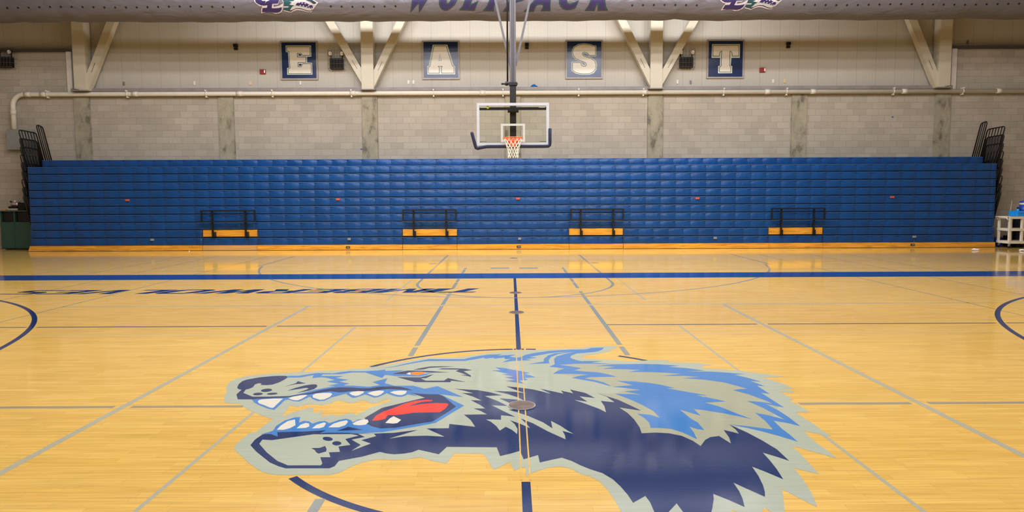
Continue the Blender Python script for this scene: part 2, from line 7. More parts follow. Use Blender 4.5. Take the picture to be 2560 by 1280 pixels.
WORDMARK=[('W',[(-2.835,-0.552),(-2.576,-0.284),(-2.593,-0.56),(-2.337,-0.206),(-2.133,0.092),(-2.109,0.143),(-2.301,0.144),(-2.289,0.093),(-2.457,-0.137),(-2.469,0.144),(-2.577,0.145),(-2.571,0.094),(-2.661,-0.136),(-2.649,0.105),(-2.661,0.145),(-2.84,0.145),(-2.792,0.094),(-2.751,-0.205)],None),('O',[(-2.019,-0.309),(-2.001,-0.392),(-1.946,-0.461),(-1.876,-0.491),(-1.791,-0.481),(-1.689,-0.417),(-1.588,-0.334),(-1.51,-0.209),(-1.462,-0.037),(-1.498,0.101),(-1.63,0.148),(-1.798,0.125),(-1.942,-0.0),(-2.007,-0.15)],[(-1.808,-0.287),(-1.766,-0.293),(-1.703,-0.231),(-1.654,-0.116),(-1.642,-0.001),(-1.702,0.033),(-1.762,-0.024),(-1.804,-0.151)]),('L',[(-1.476,-0.479),(-1.053,-0.496),(-0.935,-0.227),(-1.154,-0.329),(-1.102,-0.21),(-0.994,0.043),(-0.934,0.14),(-1.318,0.141),(-1.21,0.077),(-1.306,-0.209),(-1.372,-0.358)],None),('F',[(-0.823,-0.504),(-0.515,-0.523),(-0.499,-0.361),(-0.443,-0.212),(-0.419,-0.143),(-0.335,-0.132),(-0.275,-0.189),(-0.227,-0.006),(-0.311,-0.063),(-0.395,-0.051),(-0.347,0.052),(-0.179,0.051),(-0.095,-0.006),(-0.047,0.137),(-0.635,0.139),(-0.539,0.075),(-0.635,-0.211),(-0.698,-0.36)],None),('P',[(-0.272,-0.529),(0.025,-0.53),(0.049,-0.363),(0.097,-0.276),(0.265,-0.237),(0.445,-0.146),(0.505,-0.008),(0.421,0.118),(0.325,0.136),(-0.071,0.137),(0.001,0.074),(-0.095,-0.213),(-0.156,-0.362)],[(0.133,-0.145),(0.205,-0.122),(0.265,-0.042),(0.253,0.027),(0.193,0.039)]),('A',[(0.307,-0.531),(0.592,-0.533),(0.603,-0.476),(0.66,-0.365),(0.708,-0.33),(0.828,-0.33),(0.842,-0.377),(0.831,-0.426),(0.786,-0.517),(1.058,-0.511),(1.04,-0.354),(1.048,-0.217),(1.03,0.014),(1.054,0.133),(0.79,0.134),(0.718,-0.044),(0.539,-0.283),(0.42,-0.425)],[(0.766,-0.182),(0.874,-0.182),(0.886,-0.009)]),('C',[(1.276,-0.217),(1.285,-0.308),(1.325,-0.391),(1.401,-0.46),(1.5,-0.492),(1.632,-0.473),(1.738,-0.435),(1.822,-0.219),(1.681,-0.286),(1.598,-0.315),(1.525,-0.297),(1.493,-0.24),(1.51,-0.103),(1.582,0.012),(1.678,0.046),(1.75,0.011),(1.786,-0.07),(1.894,0.131),(1.75,0.126),(1.558,0.138),(1.39,0.058),(1.306,-0.079)],None),('K',[(1.999,-0.514),(2.284,-0.513),(2.284,-0.456),(2.322,-0.335),(2.34,-0.335),(2.363,-0.516),(2.647,-0.503),(2.58,-0.395),(2.542,-0.221),(2.506,-0.129),(2.759,0.128),(2.554,0.129),(2.35,-0.083),(2.41,0.129),(2.134,0.13),(2.206,0.056),(2.146,-0.22),(2.095,-0.358)],None)]
LOGO=[('cream','letters_border',0,[(-7.075,-0.191),(-7.07,-0.24),(-7.022,-0.297),(-6.956,-0.347),(-6.882,-0.36),(-6.934,-0.442),(-6.973,-0.567),(-6.927,-0.547),(-6.804,-0.513),(-6.674,-0.538),(-6.583,-0.579),(-6.474,-0.564),(-6.379,-0.509),(-6.34,-0.444),(-6.289,-0.274),(-6.413,-0.34),(-6.567,-0.373),(-6.571,-0.315),(-6.442,-0.315),(-6.391,-0.226),(-6.352,-0.145),(-6.472,0.152),(-6.814,0.153),(-7.019,0.054),(-7.07,-0.069)]),('purple','letter_c',1,[(-7.032,-0.192),(-7.027,-0.24),(-6.976,-0.284),(-6.906,-0.318),(-6.831,-0.326),(-6.734,-0.314),(-6.734,-0.293),(-6.812,-0.297),(-6.776,-0.224),(-6.82,-0.228),(-6.869,-0.216),(-6.899,-0.159),(-6.882,-0.061),(-6.797,-0.003),(-6.694,-0.021),(-6.643,-0.07),(-6.575,0.078),(-6.694,0.127),(-6.831,0.12),(-6.959,0.046),(-7.019,-0.069)]),('purple','letter_e',2,[(-6.767,-0.269),(-6.736,-0.241),(-6.645,-0.209),(-6.626,-0.095),(-6.472,-0.086),(-6.421,-0.145),(-6.401,-0.206),(-6.447,-0.274),(-6.598,-0.278),(-6.644,-0.39),(-6.66,-0.416),(-6.553,-0.421),(-6.439,-0.413),(-6.366,-0.395),(-6.383,-0.444),(-6.437,-0.5),(-6.523,-0.528),(-6.634,-0.523),(-6.758,-0.503),(-6.915,-0.507),(-6.878,-0.411),(-6.756,-0.407),(-6.7,-0.277)]),('cream','wolf_border',0,[(-6.287,-0.266),(-6.331,-0.49),(-6.138,-0.542),(-6.066,-0.501),(-5.961,-0.464),(-5.843,-0.473),(-5.682,-0.522),(-5.572,-0.53),(-5.509,-0.447),(-5.327,-0.261),(-5.446,-0.197),(-5.574,-0.081),(-5.874,0.018),(-6.087,0.117),(-6.258,0.077),(-6.335,-0.096)]),('teal','wolf_fur',1,[(-6.274,-0.242),(-6.293,-0.357),(-6.151,-0.358),(-6.175,-0.387),(-6.305,-0.391),(-6.323,-0.462),(-6.138,-0.51),(-6.076,-0.473),(-6.153,-0.472),(-6.059,-0.371),(-5.907,-0.38),(-5.984,-0.341),(-6.132,-0.308),(-6.056,-0.267),(-6.11,-0.231),(-5.997,-0.219),(-5.908,-0.146),(-6.087,0.002),(-6.233,0.003),(-6.31,-0.145)]),('grey','wolf_muzzle',1,[(-6.003,-0.35),(-5.962,-0.267),(-5.842,-0.215),(-5.704,-0.208),(-5.573,-0.244),(-5.479,-0.302),(-5.429,-0.31),(-5.371,-0.269),(-5.482,-0.212),(-5.617,-0.122),(-5.857,-0.064),(-5.908,-0.146),(-5.998,-0.227),(-6.101,-0.231),(-6.02,-0.259)]),('darkteal','wolf_nose',2,[(-5.66,-0.196),(-5.538,-0.244),(-5.47,-0.297),(-5.418,-0.298),(-5.374,-0.265),(-5.464,-0.204),(-5.566,-0.147)]),('purple','wolf_mouth',2,[(-5.965,-0.333),(-5.92,-0.276),(-5.839,-0.247),(-5.71,-0.248),(-5.63,-0.285),(-5.569,-0.326),(-5.432,-0.326),(-5.517,-0.407),(-5.539,-0.429),(-5.612,-0.411),(-5.683,-0.381),(-5.815,-0.355)]),('grey','wolf_jaw',2,[(-6.002,-0.341),(-5.97,-0.354),(-5.817,-0.363),(-5.685,-0.389),(-5.607,-0.424),(-5.521,-0.425),(-5.536,-0.456),(-5.587,-0.488),(-5.688,-0.474),(-5.83,-0.419),(-5.966,-0.414),(-6.079,-0.454),(-6.153,-0.472),(-6.069,-0.375)]),('darkpurple','wolf_jaw_line',3,[(-6.138,-0.512),(-6.074,-0.468),(-5.968,-0.423),(-5.833,-0.433),(-5.691,-0.488),(-5.591,-0.505),(-5.53,-0.465),(-5.516,-0.434),(-5.534,-0.447),(-5.586,-0.484),(-5.686,-0.469),(-5.828,-0.412),(-5.964,-0.406),(-6.098,-0.459),(-6.192,-0.486)]),('cream','wolf_tooth',4,[(-5.869,-0.247),(-5.804,-0.248),(-5.852,-0.276)]),('cream','wolf_tooth',4,[(-5.788,-0.256),(-5.73,-0.264),(-5.778,-0.292)]),('cream','wolf_tooth',4,[(-5.704,-0.264),(-5.657,-0.289),(-5.698,-0.305)]),('cream','wolf_tooth',4,[(-5.612,-0.326),(-5.566,-0.33),(-5.62,-0.368)]),('cream','wolf_tooth',4,[(-5.501,-0.33),(-5.441,-0.326),(-5.488,-0.373)]),('cream','wolf_tooth',4,[(-5.864,-0.342),(-5.824,-0.313),(-5.804,-0.342)]),('cream','wolf_tooth',4,[(-5.776,-0.35),(-5.737,-0.325),(-5.726,-0.359)]),('cream','wolf_tooth',4,[(-5.688,-0.38),(-5.65,-0.347),(-5.645,-0.381)]),('cream','wolf_tooth',4,[(-5.624,-0.407),(-5.593,-0.381),(-5.582,-0.411)]),('cream','wolf_tooth',4,[(-5.57,-0.416),(-5.538,-0.385),(-5.537,-0.418)])]
CAM={'f': 1580.35147,'cy': 605.781895,'pitch': 0.071472,'roll': -0.004018,'yaw': -0.002314,'x': -0.080319,'y': -4.726832,'h': 1.591502,'m': [[0.9999886,0.0041835,-0.0023085],[-0.0026014,0.0714012,-0.9974443],[-0.004008,0.9974389,0.0714113]]}

sc = bpy.context.scene
COL = sc.collection

# ------------------------------------------------------------------ materials
def nt(name):
    m = bpy.data.materials.new(name); m.use_nodes = True
    t = m.node_tree; b = t.nodes['Principled BSDF']
    return m, t, b

def vary(t, col, amount, scale, stretch=(1, 1, 1), detail=3):
    """colour socket: col multiplied by a soft noise"""
    tc = t.nodes.new('ShaderNodeTexCoord'); mp = t.nodes.new('ShaderNodeMapping')
    mp.inputs['Scale'].default_value = stretch
    n = t.nodes.new('ShaderNodeTexNoise'); n.inputs['Scale'].default_value = scale; n.inputs['Detail'].default_value = detail
    t.links.new(tc.outputs['Object'], mp.inputs['Vector']); t.links.new(mp.outputs[0], n.inputs['Vector'])
    mr = t.nodes.new('ShaderNodeMapRange')
    mr.inputs['From Min'].default_value = .3; mr.inputs['From Max'].default_value = .7
    mr.inputs['To Min'].default_value = 1 - amount; mr.inputs['To Max'].default_value = 1 + amount
    t.links.new(n.outputs['Fac'], mr.inputs['Value'])
    mx = t.nodes.new('ShaderNodeVectorMath'); mx.operation = 'SCALE'
    if isinstance(col, tuple): mx.inputs[0].default_value = col
    else: t.links.new(col, mx.inputs[0])
    t.links.new(mr.outputs[0], mx.inputs['Scale'])
    return mx.outputs[0]

def plain(name, col, rough=.5, metal=0., amount=.06, scale=6., stretch=(1, 1, 1), spec=.5, coat=0.):
    m, t, b = nt(name)
    t.links.new(vary(t, col, amount, scale, stretch), b.inputs['Base Color'])
    b.inputs['Roughness'].default_value = rough; b.inputs['Metallic'].default_value = metal
    b.inputs['Specular IOR Level'].default_value = spec
    b.inputs['Coat Weight'].default_value = coat; b.inputs['Coat Roughness'].default_value = .1
    return m

FLOOR_ROUGH, FLOOR_SPEC = .085, .32
def paint(name, col, amount=.05):
    m, t, b = nt(name)
    c = vary(t, col, amount, 3., (1, 18, 1), 4)
    t.links.new(c, b.inputs['Base Color'])
    b.inputs['Roughness'].default_value = FLOOR_ROUGH; b.inputs['Specular IOR Level'].default_value = FLOOR_SPEC
    return m

def brick_vec(t, swz, off):
    tc = t.nodes.new('ShaderNodeTexCoord'); sp = t.nodes.new('ShaderNodeSeparateXYZ'); cb = t.nodes.new('ShaderNodeCombineXYZ')
    t.links.new(tc.outputs['Object'], sp.inputs[0])
    for i in (0, 1):
        ad = t.nodes.new('ShaderNodeMath'); ad.operation = 'ADD'; ad.inputs[1].default_value = off[i]
        t.links.new(sp.outputs[swz[i]], ad.inputs[0]); t.links.new(ad.outputs[0], cb.inputs[i])
    return cb.outputs[0]

def floor_wood():
    m, t, b = nt('maple_strip_floor')
    v = brick_vec(t, ('X', 'Y'), (40.3, 30.01))
    br = t.nodes.new('ShaderNodeTexBrick')
    br.offset = .37; br.offset_frequency = 3; br.squash = .7; br.squash_frequency = 2
    for k, val in (('Scale', 1.), ('Mortar Size', .0012), ('Mortar Smooth', .2), ('Bias', -.05), ('Brick Width', .62), ('Row Height', .057)):
        br.inputs[k].default_value = val
    br.inputs['Color1'].default_value = (.605, .385, .098, 1); br.inputs['Color2'].default_value = (.55, .335, .077, 1)
    br.inputs['Mortar'].default_value = (.46, .26, .07, 1)
    t.links.new(v, br.inputs['Vector'])
    c = vary(t, br.outputs['Color'], .13, 2.2, (.8, 26, 1), 6)
    c = vary(t, c, .07, 3.1, (1.3, 60, 1), 3)
    c = vary(t, c, .035, .35, (1, 1, 1), 2)
    t.links.new(c, b.inputs['Base Color'])
    b.inputs['Roughness'].default_value = FLOOR_ROUGH; b.inputs['Specular IOR Level'].default_value = FLOOR_SPEC
    return m

def block_wall():
    m, t, b = nt('tan_concrete_block')
    v = brick_vec(t, ('X', 'Z'), (3.10 + .4064 * 60, -.0976))
    br = t.nodes.new('ShaderNodeTexBrick'); br.offset = .5; br.offset_frequency = 2
    for k, val in (('Scale', 1.), ('Mortar Size', .006), ('Mortar Smooth', .3), ('Bias', 0.), ('Brick Width', .4064), ('Row Height', .2032)):
        br.inputs[k].default_value = val
    br.inputs['Color1'].default_value = (.415, .375, .315, 1); br.inputs['Color2'].default_value = (.355, .32, .268, 1)
    br.inputs['Mortar'].default_value = (.29, .265, .22, 1)
    t.links.new(v, br.inputs['Vector'])
    c = vary(t, br.outputs['Color'], .05, 1.3, (1, 1, 1), 3)
    c = vary(t, c, .05, 60, (1, 1, 1), 3)
    t.links.new(c, b.inputs['Base Color']); b.inputs['Roughness'].default_value = .85; b.inputs['Specular IOR Level'].default_value = .2
    bp = t.nodes.new('ShaderNodeBump'); bp.inputs['Strength'].default_value = .35; bp.inputs['Distance'].default_value = .004
    inv = t.nodes.new('ShaderNodeMath'); inv.operation = 'SUBTRACT'; inv.inputs[0].default_value = 1
    t.links.new(br.outputs['Fac'], inv.inputs[1]); t.links.new(inv.outputs[0], bp.inputs['Height']); t.links.new(bp.outputs[0], b.inputs['Normal'])
    return m

def panel_wall():
    """painted metal panels: one seam every 61 cm and shallow ribs between"""
    m, t, b = nt('beige_metal_panel')
    tc = t.nodes.new('ShaderNodeTexCoord'); sp = t.nodes.new('ShaderNodeSeparateXYZ'); t.links.new(tc.outputs['Object'], sp.inputs[0])
    def band(period, off, width):
        a = t.nodes.new('ShaderNodeMath'); a.operation = 'MULTIPLY_ADD'; a.inputs[1].default_value = 1 / period; a.inputs[2].default_value = off
        t.links.new(sp.outputs['X'], a.inputs[0])
        f = t.nodes.new('ShaderNodeMath'); f.operation = 'FRACT'; t.links.new(a.outputs[0], f.inputs[0])
        g = t.nodes.new('ShaderNodeMath'); g.operation = 'LESS_THAN'; g.inputs[1].default_value = width / period; t.links.new(f.outputs[0], g.inputs[0])
        return g.outputs[0]
    s1, s2 = band(.617, .18, .012), band(.103, .3, .03)
    c = vary(t, (.44, .41, .355), .03, .9)
    def darken(c, fac, k):
        mx = t.nodes.new('ShaderNodeMix'); mx.data_type = 'RGBA'; mx.blend_type = 'MULTIPLY'
        mx.inputs['B'].default_value = (k, k, k, 1); t.links.new(fac, mx.inputs['Factor']); t.links.new(c, mx.inputs['A'])
        return mx.outputs['Result']
    c = darken(c, s2, .97); c = darken(c, s1, .72)
    t.links.new(c, b.inputs['Base Color']); b.inputs['Roughness'].default_value = .55; b.inputs['Specular IOR Level'].default_value = .3
    return m

def concrete():
    m, t, b = nt('stained_concrete')
    n = t.nodes.new('ShaderNodeTexNoise'); n.inputs['Scale'].default_value = 2.3; n.inputs['Detail'].default_value = 6; n.inputs['Roughness'].default_value = .62
    tc = t.nodes.new('ShaderNodeTexCoord'); mp = t.nodes.new('ShaderNodeMapping'); mp.inputs['Scale'].default_value = (1.6, 1, .8)
    t.links.new(tc.outputs['Object'], mp.inputs[0]); t.links.new(mp.outputs[0], n.inputs['Vector'])
    cr = t.nodes.new('ShaderNodeValToRGB'); e = cr.color_ramp.elements
    e[0].position = .36; e[0].color = (.15, .135, .105, 1); e[1].position = .6; e[1].color = (.34, .31, .235, 1)
    x = cr.color_ramp.elements.new(.46); x.color = (.285, .262, .2, 1)
    t.links.new(n.outputs['Fac'], cr.inputs[0])
    c = vary(t, cr.outputs[0], .07, 25)
    t.links.new(c, b.inputs['Base Color']); b.inputs['Roughness'].default_value = .85; b.inputs['Specular IOR Level'].default_value = .2
    return m

def golden_wood():
    m, t, b = nt('golden_oak_board')
    tc = t.nodes.new('ShaderNodeTexCoord'); mp = t.nodes.new('ShaderNodeMapping'); mp.inputs['Scale'].default_value = (.8, 3, 16)
    n = t.nodes.new('ShaderNodeTexNoise'); n.inputs['Scale'].default_value = 2.; n.inputs['Detail'].default_value = 4; n.inputs['Distortion'].default_value = 1.2
    t.links.new(tc.outputs['Object'], mp.inputs[0]); t.links.new(mp.outputs[0], n.inputs['Vector'])
    cr = t.nodes.new('ShaderNodeValToRGB'); e = cr.color_ramp.elements
    e[0].position = .35; e[0].color = (.42, .17, .015, 1); e[1].position = .6; e[1].color = (.68, .315, .03, 1)
    t.links.new(n.outputs['Fac'], cr.inputs[0])
    t.links.new(cr.outputs[0], b.inputs['Base Color']); b.inputs['Roughness'].default_value = .35
    return m

def curtain_fabric():
    m, t, b = nt('grey_vinyl_curtain')
    c = vary(t, (.135, .128, .15), .06, 1.5, (.6, 2, 2))
    t.links.new(c, b.inputs['Base Color']); b.inputs['Roughness'].default_value = .55; b.inputs['Specular IOR Level'].default_value = .35
    tc = t.nodes.new('ShaderNodeTexCoord'); mp = t.nodes.new('ShaderNodeMapping'); mp.inputs['Scale'].default_value = (1.1, 2.2, 2.2); mp.inputs['Rotation'].default_value = (0, .5, 0)
    n = t.nodes.new('ShaderNodeTexNoise'); n.inputs['Scale'].default_value = 1.3; n.inputs['Detail'].default_value = 3; n.inputs['Distortion'].default_value = .8
    t.links.new(tc.outputs['Object'], mp.inputs[0]); t.links.new(mp.outputs[0], n.inputs['Vector'])
    bp = t.nodes.new('ShaderNodeBump'); bp.inputs['Strength'].default_value = .8; bp.inputs['Distance'].default_value = .05
    t.links.new(n.outputs['Fac'], bp.inputs['Height']); t.links.new(bp.outputs[0], b.inputs['Normal'])
    return m

def seat_plastic():
    m, t, b = nt('blue_seat_plastic')
    t.links.new(vary(t, (.003, .040, .150), .14, 1.6), b.inputs['Base Color'])
    b.inputs['Specular IOR Level'].default_value = .37; b.inputs['Roughness'].default_value = .31
    tc = t.nodes.new('ShaderNodeTexCoord'); n = t.nodes.new('ShaderNodeTexNoise')
    n.inputs['Scale'].default_value = 4.5; n.inputs['Detail'].default_value = 2
    t.links.new(tc.outputs['Object'], n.inputs['Vector'])
    bp = t.nodes.new('ShaderNodeBump'); bp.inputs['Strength'].default_value = .55; bp.inputs['Distance'].default_value = .03
    t.links.new(n.outputs['Fac'], bp.inputs['Height']); t.links.new(bp.outputs[0], b.inputs['Normal'])
    return m

def glass_mat():
    m, t, b = nt('backboard_glass')
    b.inputs['Base Color'].default_value = (.86, .96, .88, 1); b.inputs['Transmission Weight'].default_value = 1
    b.inputs['Roughness'].default_value = .0; b.inputs['IOR'].default_value = 1.45
    tr = t.nodes.new('ShaderNodeBsdfTransparent'); tr.inputs[0].default_value = (.985, 1., .975, 1)
    gl = t.nodes.new('ShaderNodeBsdfGlossy'); gl.inputs['Roughness'].default_value = .02; gl.inputs[0].default_value = (.9, 1, .95, 1)
    mx = t.nodes.new('ShaderNodeMixShader')
    fr = t.nodes.new('ShaderNodeFresnel'); fr.inputs[0].default_value = 1.45
    t.links.new(fr.outputs[0], mx.inputs[0]); t.links.new(tr.outputs[0], mx.inputs[1]); t.links.new(gl.outputs[0], mx.inputs[2])
    t.links.new(mx.outputs[0], t.nodes['Material Output'].inputs['Surface'])
    return m

M = {
 'floor': floor_wood(), 'block': block_wall(), 'panel': panel_wall(), 'concrete': concrete(), 'oak': golden_wood(), 'curtain': curtain_fabric(), 'glass': glass_mat(),
 'oak_pale': plain('pale_oak_board', (.50, .27, .085), .4, amount=.1, scale=3, stretch=(.7, 3, 12)),
 'navy': paint('navy_floor_paint', (.009, .026, .10), .10), 'lblue': paint('light_blue_floor_paint', (.042, .165, .42)), 'silver': paint('silver_floor_paint', (.325, .362, .29)),
 'gray': paint('warm_grey_floor_paint', (.30, .31, .225)), 'red': paint('red_floor_paint', (.70, .03, .022)), 'white': paint('white_floor_paint', (.56, .54, .46)),
 'orange': paint('orange_floor_paint', (.95, .17, .005)), 'linegrey': paint('grey_line_paint', (.21, .225, .195)), 'linepale': paint('pale_grey_line_paint', (.335, .325, .24)),
 'linedark': paint('dark_line_paint', (.115, .09, .075)), 'linetan': paint('tan_line_paint', (.26, .225, .15)), 'band': paint('royal_blue_floor_paint', (.010, .045, .19)),
 'linethin': paint('faint_grey_line_paint', (.55, .43, .22)),
 'steel': plain('cream_painted_steel', (.52, .475, .375), .45, amount=.03, scale=2), 'pipe': plain('cream_pipe_paint', (.66, .625, .54), .35, amount=.03), 'trimwhite': plain('white_trim', (.66, .62, .58), .5, amount=.04),
 'ledge': plain('grey_flashing', (.235, .21, .205), .55, amount=.12, scale=3), 'darktrim': plain('dark_brown_trim', (.07, .058, .05), .6),
 'ceil': plain('ceiling_deck', (.45, .42, .38), .8), 'otherwall': plain('painted_far_wall', (.5, .44, .36), .8),
 'blue': seat_plastic(), 'bluelip': plain('blue_seat_nosing', (.012, .06, .18), .4), 'gap': plain('dark_bleacher_frame', (.004, .007, .02), .8),
 'black': plain('black_steel_tube', (.007, .006, .006), .45, spec=.3), 'mast': plain('charcoal_mast', (.014, .013, .015), .6, spec=.25), 'brace': plain('grey_brace_steel', (.085, .08, .09), .5, .2),
 'hoopwhite': plain('white_backboard_frame', (.40, .415, .46), .4, amount=.02), 'tape': plain('white_target_tape', (.40, .43, .40), .5, amount=.02), 'rim': plain('orange_rim_steel', (.85, .085, .008), .35), 'net': plain('white_net_cord', (.82, .76, .66), .8, amount=.05, scale=40),
 'pad': plain('navy_edge_padding', (.012, .016, .042), .6, spec=.25), 'yellow': plain('yellow_plastic', (.75, .66, .02), .4), 'greyplate': plain('grey_metal_plate', (.27, .29, .30), .4, .3),
 'signframe': plain('grey_sign_frame', (.30, .27, .25), .4), 'signblue': plain('glossy_navy_sign_face', (.008, .022, .085), .22, amount=.12, scale=4), 'signcream': plain('cream_sign_letter', (.68, .635, .555), .3, amount=.02), 'signpale': plain('pale_sign_outline', (.60, .66, .58), .3, amount=.02), 'signgreen': plain('dark_green_sign_line', (.03, .05, .03), .35),
 'elight': plain('black_light_housing', (.010, .008, .008), .6, spec=.25), 'lamp': plain('frosted_lamp_face', (.85, .8, .7), .2), 'wire': plain('galvanised_wire', (.14, .13, .13), .4, .5),
 'alarm': plain('red_alarm_housing', (.24, .012, .014), .4), 'plate': plain('white_wall_plate', (.75, .70, .66), .5), 'plategrey': plain('grey_wall_plate', (.20, .17, .16), .5), 'platetan': plain('tan_wall_plate', (.62, .47, .28), .5),
 'ebox': plain('grey_cabinet_paint', (.235, .24, .235), .45, amount=.03), 'bin': plain('dark_green_laminate', (.012, .058, .04), .45), 'binedge': plain('green_bin_trim', (.03, .09, .07), .45),
 'cart': plain('beige_cart_plastic', (.62, .56, .45), .5), 'cyan': plain('bright_blue_plastic', (.01, .26, .75), .4), 'royal': plain('royal_blue_plastic', (.008, .05, .34), .45), 'darknavy': plain('dark_navy_cloth', (.012, .016, .05), .7), 'paper': plain('crumpled_white_paper', (.82, .82, .85), .7),
 'chrome': plain('dull_chrome', (.5, .48, .46), .3, .7), 'brownmetal': plain('worn_bronze_plate', (.13, .085, .07), .3, .4, amount=.5, scale=14), 'rimmetal': plain('silver_plate_edge', (.5, .5, .5), .3, .6),
 'purple': plain('purple_print', (.024, .014, .085), .5), 'darkpurple': plain('dark_purple_print', (.03, .015, .06), .5), 'teal': plain('teal_print', (.010, .055, .065), .5, amount=.35, scale=5), 'darkteal': plain('dark_teal_print', (.012, .03, .045), .5), 'cream': plain('pale_print', (.52, .47, .50), .5, amount=.03), 'grey': plain('light_grey_print', (.42, .43, .42), .5),
 'marker': plain('red_row_marker', (.36, .06, .03), .5), 'hole': plain('black_grommet', (.004, .003, .003), .6),
}

# ------------------------------------------------------------------ geometry helpers
class MB:
    def __init__(s): s.bm = bmesh.new()
    def box(s, x0, x1, y0, y1, z0, z1, bev=0.):
        v = [s.bm.verts.new((x, y, z)) for z in (z0, z1) for y in (y0, y1) for x in (x0, x1)]
        fs = [s.bm.faces.new([v[i] for i in f]) for f in ((0, 2, 3, 1), (4, 5, 7, 6), (0, 1, 5, 4), (2, 6, 7, 3), (0, 4, 6, 2), (1, 3, 7, 5))]
        if bev:
            es = list({e for f in fs for e in f.edges})
            bmesh.ops.bevel(s.bm, geom=es, offset=bev, segments=2, affect='EDGES', profile=.6)
        return s
    def hexa(s, pts):
        """8 corners: bottom loop of four then top loop of four"""
        v = [s.bm.verts.new(q) for q in pts]
        for f in ((3, 2, 1, 0), (4, 5, 6, 7), (0, 1, 5, 4), (1, 2, 6, 5), (2, 3, 7, 6), (3, 0, 4, 7)): s.bm.faces.new([v[i] for i in f])
        return s
    def tube(s, pts, r, n=10, closed=False, caps=True, smooth=True):
        pts = [Vector(q) for q in pts]; N = len(pts); rings = []
        rr = r if isinstance(r, (list, tuple)) else [r] * N
        up = None
        for i, q in enumerate(pts):
            if closed: d = pts[(i + 1) % N] - pts[i - 1]
            else: d = pts[min(i + 1, N - 1)] - pts[max(i - 1, 0)]
            d.normalize()
            if up is None: up = Vector((0, 0, 1)) if abs(d.z) < .9 else Vector((0, 1, 0))
            a = d.cross(up); 
            if a.length < 1e-5: a = d.cross(Vector((1, 0, 0)))
            a.normalize(); b2 = a.cross(d); up = b2
            rings.append([s.bm.verts.new(q + (a * math.cos(t) + b2 * math.sin(t)) * rr[i]) for t in (2 * math.pi * k / n for k in range(n))])
        for i in range(N if closed else N - 1):
            A, B = rings[i], rings[(i + 1) % N]
            for k in range(n):
                f = s.bm.faces.new((A[k], A[(k + 1) % n], B[(k + 1) % n], B[k])); f.smooth = smooth
        if caps and not closed: s.bm.faces.new(rings[0][::-1]); s.bm.faces.new(rings[-1])
        return s
    def bar(s, a, b, w, d, up=(0, 1, 0)):
        """square section bar from a to b: w across, d along up"""
        a, b = Vector(a), Vector(b); t = (b - a).normalized(); u = Vector(up); sd = t.cross(u).normalized(); u = sd.cross(t).normalized()
        q = lambda c: [c + sd * x * w / 2 + u * y * d / 2 for x, y in ((-1, -1), (1, -1), (1, 1), (-1, 1))]
        return s.hexa(q(a) + q(b))
    def poly(s, pts, holes=(), z=0., f=None):
        loops = [[Vector((x, y, 0)) for x, y in pts]] + [[Vector((x, y, 0)) for x, y in h] for h in holes]
        flat = [v for l in loops for v in l]
        vs = [s.bm.verts.new((f(v.x, v.y) if f else (v.x, v.y, z))) for v in flat]
        for tri in tessellate_polygon(loops):
            if len(set(tri)) < 3: continue
            try: s.bm.faces.new([vs[i] for i in tri])
            except ValueError: pass
        return s
    def disc(s, cx, cy, r, z, n=32, z0=None):
        top = [s.bm.verts.new((cx + r * math.cos(2 * math.pi * k / n), cy + r * math.sin(2 * math.pi * k / n), z)) for k in range(n)]
        s.bm.faces.new(top)
        if z0 is not None:
            lo = [s.bm.verts.new((v.co.x, v.co.y, z0)) for v in top]
            for k in range(n): s.bm.faces.new((lo[k], lo[(k + 1) % n], top[(k + 1) % n], top[k]))
        return s
    def ring(s, cx, cy, r0, r1, z, a0=0., a1=2 * math.pi, n=96):
        pr = None
        for k in range(n + 1):
            a = a0 + (a1 - a0) * k / n
            cur = [s.bm.verts.new((cx + r * math.cos(a), cy + r * math.sin(a), z)) for r in (r0, r1)]
            if pr: s.bm.faces.new((pr[0], pr[1], cur[1], cur[0]))
            pr = cur
        return s
    def rect(s, x0, x1, y0, y1, z):
        s.bm.faces.new([s.bm.verts.new(q) for q in ((x0, y0, z), (x1, y0, z), (x1, y1, z), (x0, y1, z))]); return s

def wpos(o):
    v = Vector((0, 0, 0))
    while o: v += o.location; o = o.parent
    return v

def put(o, parent, loc=None):
    COL.objects.link(o)
    if parent: o.parent = parent
    return o

def build(name, mb, m, parent=None, flip_up=False):
    """ONE mesh object; mb is in world coordinates"""
    if flip_up:
        for f in mb.bm.faces:
            f.normal_update()
            if f.normal.z < 0: f.normal_flip()
    else: bmesh.ops.recalc_face_normals(mb.bm, faces=mb.bm.faces)
    me = bpy.data.meshes.new(name); 
    off = wpos(parent) if parent else Vector((0, 0, 0))
    if off.length: bmesh.ops.translate(mb.bm, verts=mb.bm.verts, vec=-off)
    mb.bm.to_mesh(me); mb.bm.free()
    me.materials.append(M[m] if isinstance(m, str) else m)
    return put(bpy.data.objects.new(name, me), parent)

def origin_to(o, loc):
    """moves the origin of a one-mesh thing to its base"""
    loc = Vector(loc); o.data.transform(Matrix.Translation(-loc)); o.location = loc; return o

def tag(o, label=None, cat=None, group=None, kind=None):
    for k, v in (('label', label), ('category', cat), ('group', group), ('kind', kind)):
        if v: o[k] = v
    return o

def root(name, loc, label, cat, group=None, kind=None):
    o = bpy.data.objects.new(name, None); COL.objects.link(o); o.location = loc; o.empty_display_size = .2
    return tag(o, label, cat, group, kind)

def copy_thing(o, loc, label):
    c = o.copy(); COL.objects.link(c); c.location = loc; c['label'] = label
    def rec(a, b):
        for ch in list(a.children):
            d = ch.copy(); COL.objects.link(d); d.parent = b; rec(ch, d)
    rec(o, c)
    return c

